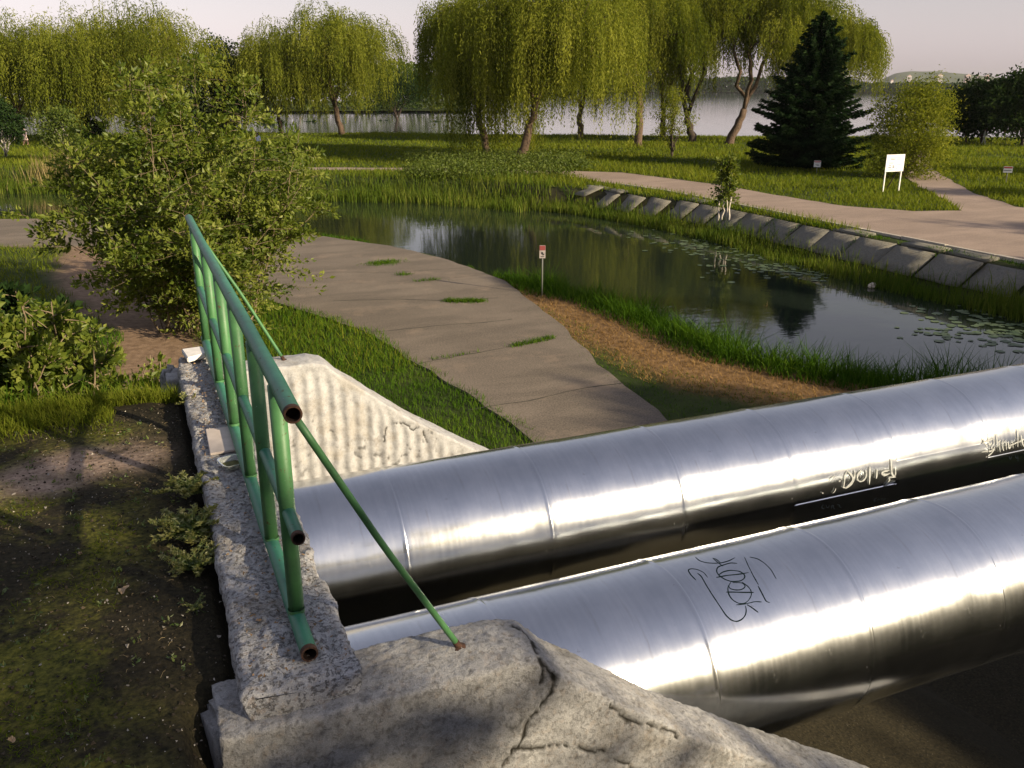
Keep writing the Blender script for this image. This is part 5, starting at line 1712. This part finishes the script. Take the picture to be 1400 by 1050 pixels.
# lily pads
C, Rr = [], []
for (u, v, su, sv, n) in ((985, 335, 55, 9, 90), (1065, 362, 48, 10, 150), (1110, 372, 22, 6, 40), (940, 338, 20, 4, 24), (1330, 440, 45, 12, 90), (1380, 455, 25, 12, 50), (1285, 455, 16, 6, 22), (640, 262, 40, 3, 18), (880, 315, 30, 6, 12)):
    for _ in range(n):
        q = at_z(rng.normal(u, su), rng.normal(v, sv), ZW)
        if in_poly(q[:1], q[1:2], WATER_POLY)[0]: C.append(q); Rr.append(rng.uniform(.07, .15))
mb = MB()
rn = []
for q, r in zip(C, Rr):
    a0 = rng.uniform(0, 6.3); a = a0 + np.linspace(.2, 2 * math.pi - .2, 11)
    V = np.concatenate([[[0, 0, 0]], np.stack([np.cos(a) * r, np.sin(a) * r * .92, rng.uniform(-.002, .010, 11)], 1)]) + [q[0], q[1], ZW + .009]
    mb.add(V, None, [[0, j, j + 1] for j in range(1, 11)]); rn += [rng.uniform(.3, 1)] * 10
k = NT('lily_pad'); c = k.ramp(k.noise(k.coord(), 3.0, 2), [(.3, (.035, .065, .022)), (.7, (.10, .135, .05))])
lm = k.done(k.bsdf(c, .45))
tag(mb.build('lily_pads', [lm], None, False), 'floating lily pads in drifts on the canal', kind='stuff')

# single seed stalk of reed on the near bank
p = place(1052, 470)
root = empty('reed_stalk', p, 'single tan reed stalk with a drooping seed head on the near canal bank', 'plant')
D = math.hypot(p[0], p[1]); top = elev_z(1043, 420, D) - p[2]
mb = MB(); mb.tube([(0, 0, -.1), (.02, .01, top * .5), (-.05, .03, top * .85), (-.16, .08, top)], [.010, .009, .007, .004], 6); mb.build('stem', [plain('straw_stem', (.32, .24, .12), .8)], root)
C = np.array([[-.16 - .02 * t, .08, top] for t in range(1)]).repeat(60, 0) + rng.normal(0, 1, (60, 3)) * [.05, .03, .09] + [-.04, .02, -.07]
link('seed_head', leaves_mesh('seed_head', C, rng.normal(0, .4, (60, 3)) + [-.3, 0, -1], .10, .018, rng.random(60), M['drygrass'], rng), root)
# clump of stiff reeds at the end of the bank
p = at_z(1178, 532, ZW)
x, y = rng.normal(p[0], .17, 420), rng.normal(p[1], .24, 420)
P = np.stack([x, y, np.full(420, ZW - .1)], 1)
tag(link('sedge_clump', blades_mesh('sedge_clump', P, rng.uniform(.4, .85, 420), .018, rng.uniform(.1, .7, 420), rng.uniform(.2, .7, 420), M['grass'], rng, 2)), 'spiky clump of sedge at the water behind the pipe', 'plant')

# floating litter
q = at_z(1192, 393, ZW)
o = block('floating_bag', (q[0], q[1], ZW + .05), (.34, .24, .16), 33, plain('pale_plastic_bag', (.62, .52, .42), .5, nscale=8, namp=.2), .4, .05, .06)
tag(o, 'crumpled pale bag floating on the canal near the reeds', 'bag')

# ------------------------------------------------------------------ signs
def lines_on(mb, w, h, y, rows, rng, z0, m):
    for (zz, x0, x1, t) in rows:
        mb.box(((x0 + x1) / 2 * w, y, z0 + zz * h), ((x1 - x0) * w, .004, t * h), m=m)
pA, pB = place(1207.5, 263), place(1229, 262)
Dm = math.hypot(pA[0], pA[1])
mid = (pA + pB) / 2
az = math.atan2(pB[1] - pA[1], pB[0] - pA[0])
Wd = np.linalg.norm((pB - pA)[:2])
ztop = elev_z(1215, 211.5, Dm) - mid[2]
zbot = elev_z(1215, 235, Dm) - mid[2]
board = empty('notice_board', mid, 'white notice board on two posts standing on the lawn before the olive tree', 'sign', rz=az)
mb = MB(); mb.box((0, 0, (ztop + zbot) / 2), (Wd * 1.14, .03, ztop - zbot)); mb.build('panel', [M['white']], board, False)
for sx in (-1, 1):
    mb = MB(); mb.box((sx * Wd * .5, .04, ztop / 2 - .1), (.055, .05, ztop + .1)); mb.build('post', [M['white']], board, False)
mb = MB(); mb.tube([(Wd * .36, .05, zbot + .2), (Wd * .30, .75, -.05)], .03, 6); mb.build('strut', [M['darkbark']], board, False)
mb = MB()
hh = ztop - zbot
rw = [(.80, -.35, .30, .03), (.72, -.30, -.02, .05), (.72, .06, .34, .03), (.52, -.40, -.08, .025), (.46, -.40, -.12, .025), (.36, -.38, -.24, .05), (.34, -.14, -.04, .06), (.24, -.40, -.22, .08), (.25, -.14, -.02, .10), (.12, -.38, -.10, .03), (.18, .10, .16, .03), (.40, .12, .36, .02)]
lines_on(mb, Wd, hh, -.018, rw, rng, zbot, 0)
mb.build('printed_text', [M['greyprint']], board, False)

def small_sign(label, base_px, u, v0, v1, w_px, red_rows, black_rows, name='warning_sign', rz=None, grp='small red and white signs on thin poles', pm=None, rm=None):
    p = place(*base_px); D = math.hypot(p[0], p[1])
    zt, zb = elev_z(u, v0, D) - p[2], elev_z(u, v1, D) - p[2]
    w = px_size(0, w_px, D)
    root = empty(name, p, label, 'sign', grp, rz=-math.atan2(p[0], p[1]) if rz is None else rz)
    mb = MB(); mb.tube([(0, .03, -.2), (0, .03, zb + .1), (0, .03, zt - .02)], .022, 8); mb.build('pole', [M['pole']], root)
    mb = MB(); mb.box((0, 0, (zt + zb) / 2), (w, .012, zt - zb)); mb.build('panel', [pm or M['white']], root, False)
    mb = MB(); lines_on(mb, w, zt - zb, -.009, red_rows, rng, zb, 0); lines_on(mb, w, zt - zb, -.010, black_rows, rng, zb, 1); mb.build('print', [rm or M['red'], M['ink']], root, False)
    return root
small_sign('red and white warning sign on a pole in front of the spruce', (1116, 238), 1118.5, 219.5, 228.5, 8.2, [(.88, -.48, .48, .12), (.70, -.35, .35, .06)], [(.42, -.25, .2, .05), (.26, -.1, .3, .06)])
small_sign('red and white sign on the lawn near the right edge', (1375, 250), 1377, 227.5, 236, 9.5, [(.82, -.46, .46, .22)], [(.36, -.46, .4, .09)])
sg = small_sign('red and white no swimming sign on a pole at the near canal bank', (741, 405), 741, 335.5, 353, 8.3, [(.80, -.47, .47, .36)], [(.40, -.20, .12, .16), (.30, .0, .30, .10), (.14, -.3, .3, .05)], pm=plain('dull_white', (.36, .32, .31), .7, nscale=9, namp=.2), rm=plain('dull_red', (.24, .05, .05), .7))  # panel and print toned down from those of the other two signs

# ------------------------------------------------------------------ people far off
def person(label, px, top_v, cols, seed, rz=0, dress=False, stride=.18):
    p = place(*px); D = math.hypot(p[0], p[1])
    H = max(1.5, min(1.85, elev_z(px[0], top_v, D) - p[2]))
    s = H / 1.75
    J = dict(pelvis=(0, 0, .95), spine=(0, 0, 1.15), chest=(0, 0, 1.36), neck=(0, 0, 1.50), head=(0, .01, 1.60), crown=(0, .0, 1.71))
    edges = [('pelvis', 'spine'), ('spine', 'chest'), ('chest', 'neck'), ('neck', 'head'), ('head', 'crown')]
    rads = dict(pelvis=(.15, .11), spine=(.13, .10), chest=(.16, .11), neck=(.05, .05), head=(.085, .095), crown=(.06, .07))
    for sd, q in ((-1, 'l'), (1, 'r')):
        st = stride * sd
        J['hip' + q] = (sd * .09, 0, .90); J['knee' + q] = (sd * .10, st * .5 + .03, .50); J['ank' + q] = (sd * .10, st, .09); J['toe' + q] = (sd * .10, st + .14, .03)
        J['sh' + q] = (sd * .19, 0, 1.40); J['el' + q] = (sd * .25, -st * .4, 1.13); J['wr' + q] = (sd * .24, -st * .6 + .10, .90); J['ha' + q] = (sd * .24, -st * .6 + .13, .80)
        edges += [('pelvis', 'hip' + q), ('hip' + q, 'knee' + q), ('knee' + q, 'ank' + q), ('ank' + q, 'toe' + q), ('chest', 'sh' + q), ('sh' + q, 'el' + q), ('el' + q, 'wr' + q), ('wr' + q, 'ha' + q)]
        rads.update({'hip' + q: (.095, .10), 'knee' + q: (.060, .06), 'ank' + q: (.042, .045), 'toe' + q: (.035, .03), 'sh' + q: (.06, .06), 'el' + q: (.042, .042), 'wr' + q: (.030, .03), 'ha' + q: (.035, .02)})
    names = list(J)
    me = bpy.data.meshes.new('body')
    me.from_pydata([tuple(c * s for c in J[n]) for n in names], [(names.index(a), names.index(b)) for a, b in edges], [])
    root = empty('person', p, label, 'person', rz=rz)
    o = link('body', me, root)
    md = o.modifiers.new('skin', 'SKIN')
    for i, n in enumerate(names):
        me.skin_vertices[0].data[i].radius = tuple(r * s for r in rads[n])
        me.skin_vertices[0].data[i].use_root = (n == 'pelvis')
    sm = o.modifiers.new('sub', 'SUBSURF'); sm.levels = sm.render_levels = 1
    k = NT('clothes_%d' % seed)
    z = k.n('ShaderNodeSeparateXYZ'); k.t.links.new(k.coord('Object'), z.inputs[0])
    zz = k.math('DIVIDE', z.outputs[2], 2.0)
    shoes, legs, top, skin = cols
    m_ = k.ramp(zz, [(0, shoes), (.05 * s, legs), (.47 * s, top), (.745 * s, skin)], 'CONSTANT')
    k.done(k.bsdf(m_, .85)); me.materials.append(k.m)
    mb = MB()
    a = np.linspace(0, math.pi * .62, 6); V = []
    for t in a:
        for b in np.arange(10) * 2 * math.pi / 10:
            V.append((math.sin(t) * .105 * math.cos(b) * s, (math.sin(t) * .115 * math.sin(b) - .02) * s, (1.635 + math.cos(t) * .125) * s))
    mb.add(V, [[i * 10 + j, i * 10 + (j + 1) % 10, (i + 1) * 10 + (j + 1) % 10, (i + 1) * 10 + j] for i in range(5) for j in range(10)])
    mb.build('hair', [plain('hair_%d' % seed, (.05, .03, .018), .7)], root)
    if dress:
        mb = MB(); n = 16; rr = [(.17, 1.30), (.15, 1.12), (.18, .95), (.25, .70), (.29, .48)]; V = []
        for r, z_ in rr:
            for b in np.arange(n) * 2 * math.pi / n: V.append((r * math.cos(b) * s, r * .75 * math.sin(b) * s, z_ * s))
        mb.add(V, [[i * n + j, i * n + (j + 1) % n, (i + 1) * n + (j + 1) % n, (i + 1) * n + j] for i in range(4) for j in range(n)])
        mb.build('dress', [plain('dress_%d' % seed, top, .8)], root)
        mb = MB(); mb.tube([(0, 0, 1.09 * s), (0, 0, 1.13 * s)], [.156 * s, .156 * s], 16); mb.build('belt', [M['ink']], root)
    return root
SKIN = (.42, .26, .19)
person('person in a pale pink belted dress walking on the lawn at far left', (36, 198), 173, (SKIN, SKIN, (.62, .47, .44), SKIN), 1, 2.6, True)
person('person in dark clothes beside the one in a pale dress', (28, 196), 175, ((.02, .02, .02), (.02, .022, .025), (.025, .025, .03), SKIN), 2, 2.4)
person('person in a light blue top half hidden behind the large shrub', (354, 206), 183, ((.03, .03, .03), (.05, .06, .10), (.50, .55, .70), SKIN), 3, 2.9)
person('person in pale clothes under the dark trees on the right', (1344, 198), 179, ((.4, .4, .4), (.45, .47, .45), (.55, .56, .54), SKIN), 4, -2.5)
person('person in an orange top by the lake under the dark trees', (1372, 192), 174, ((.1, .1, .1), (.4, .38, .36), (.50, .22, .08), SKIN), 5, -2.3)
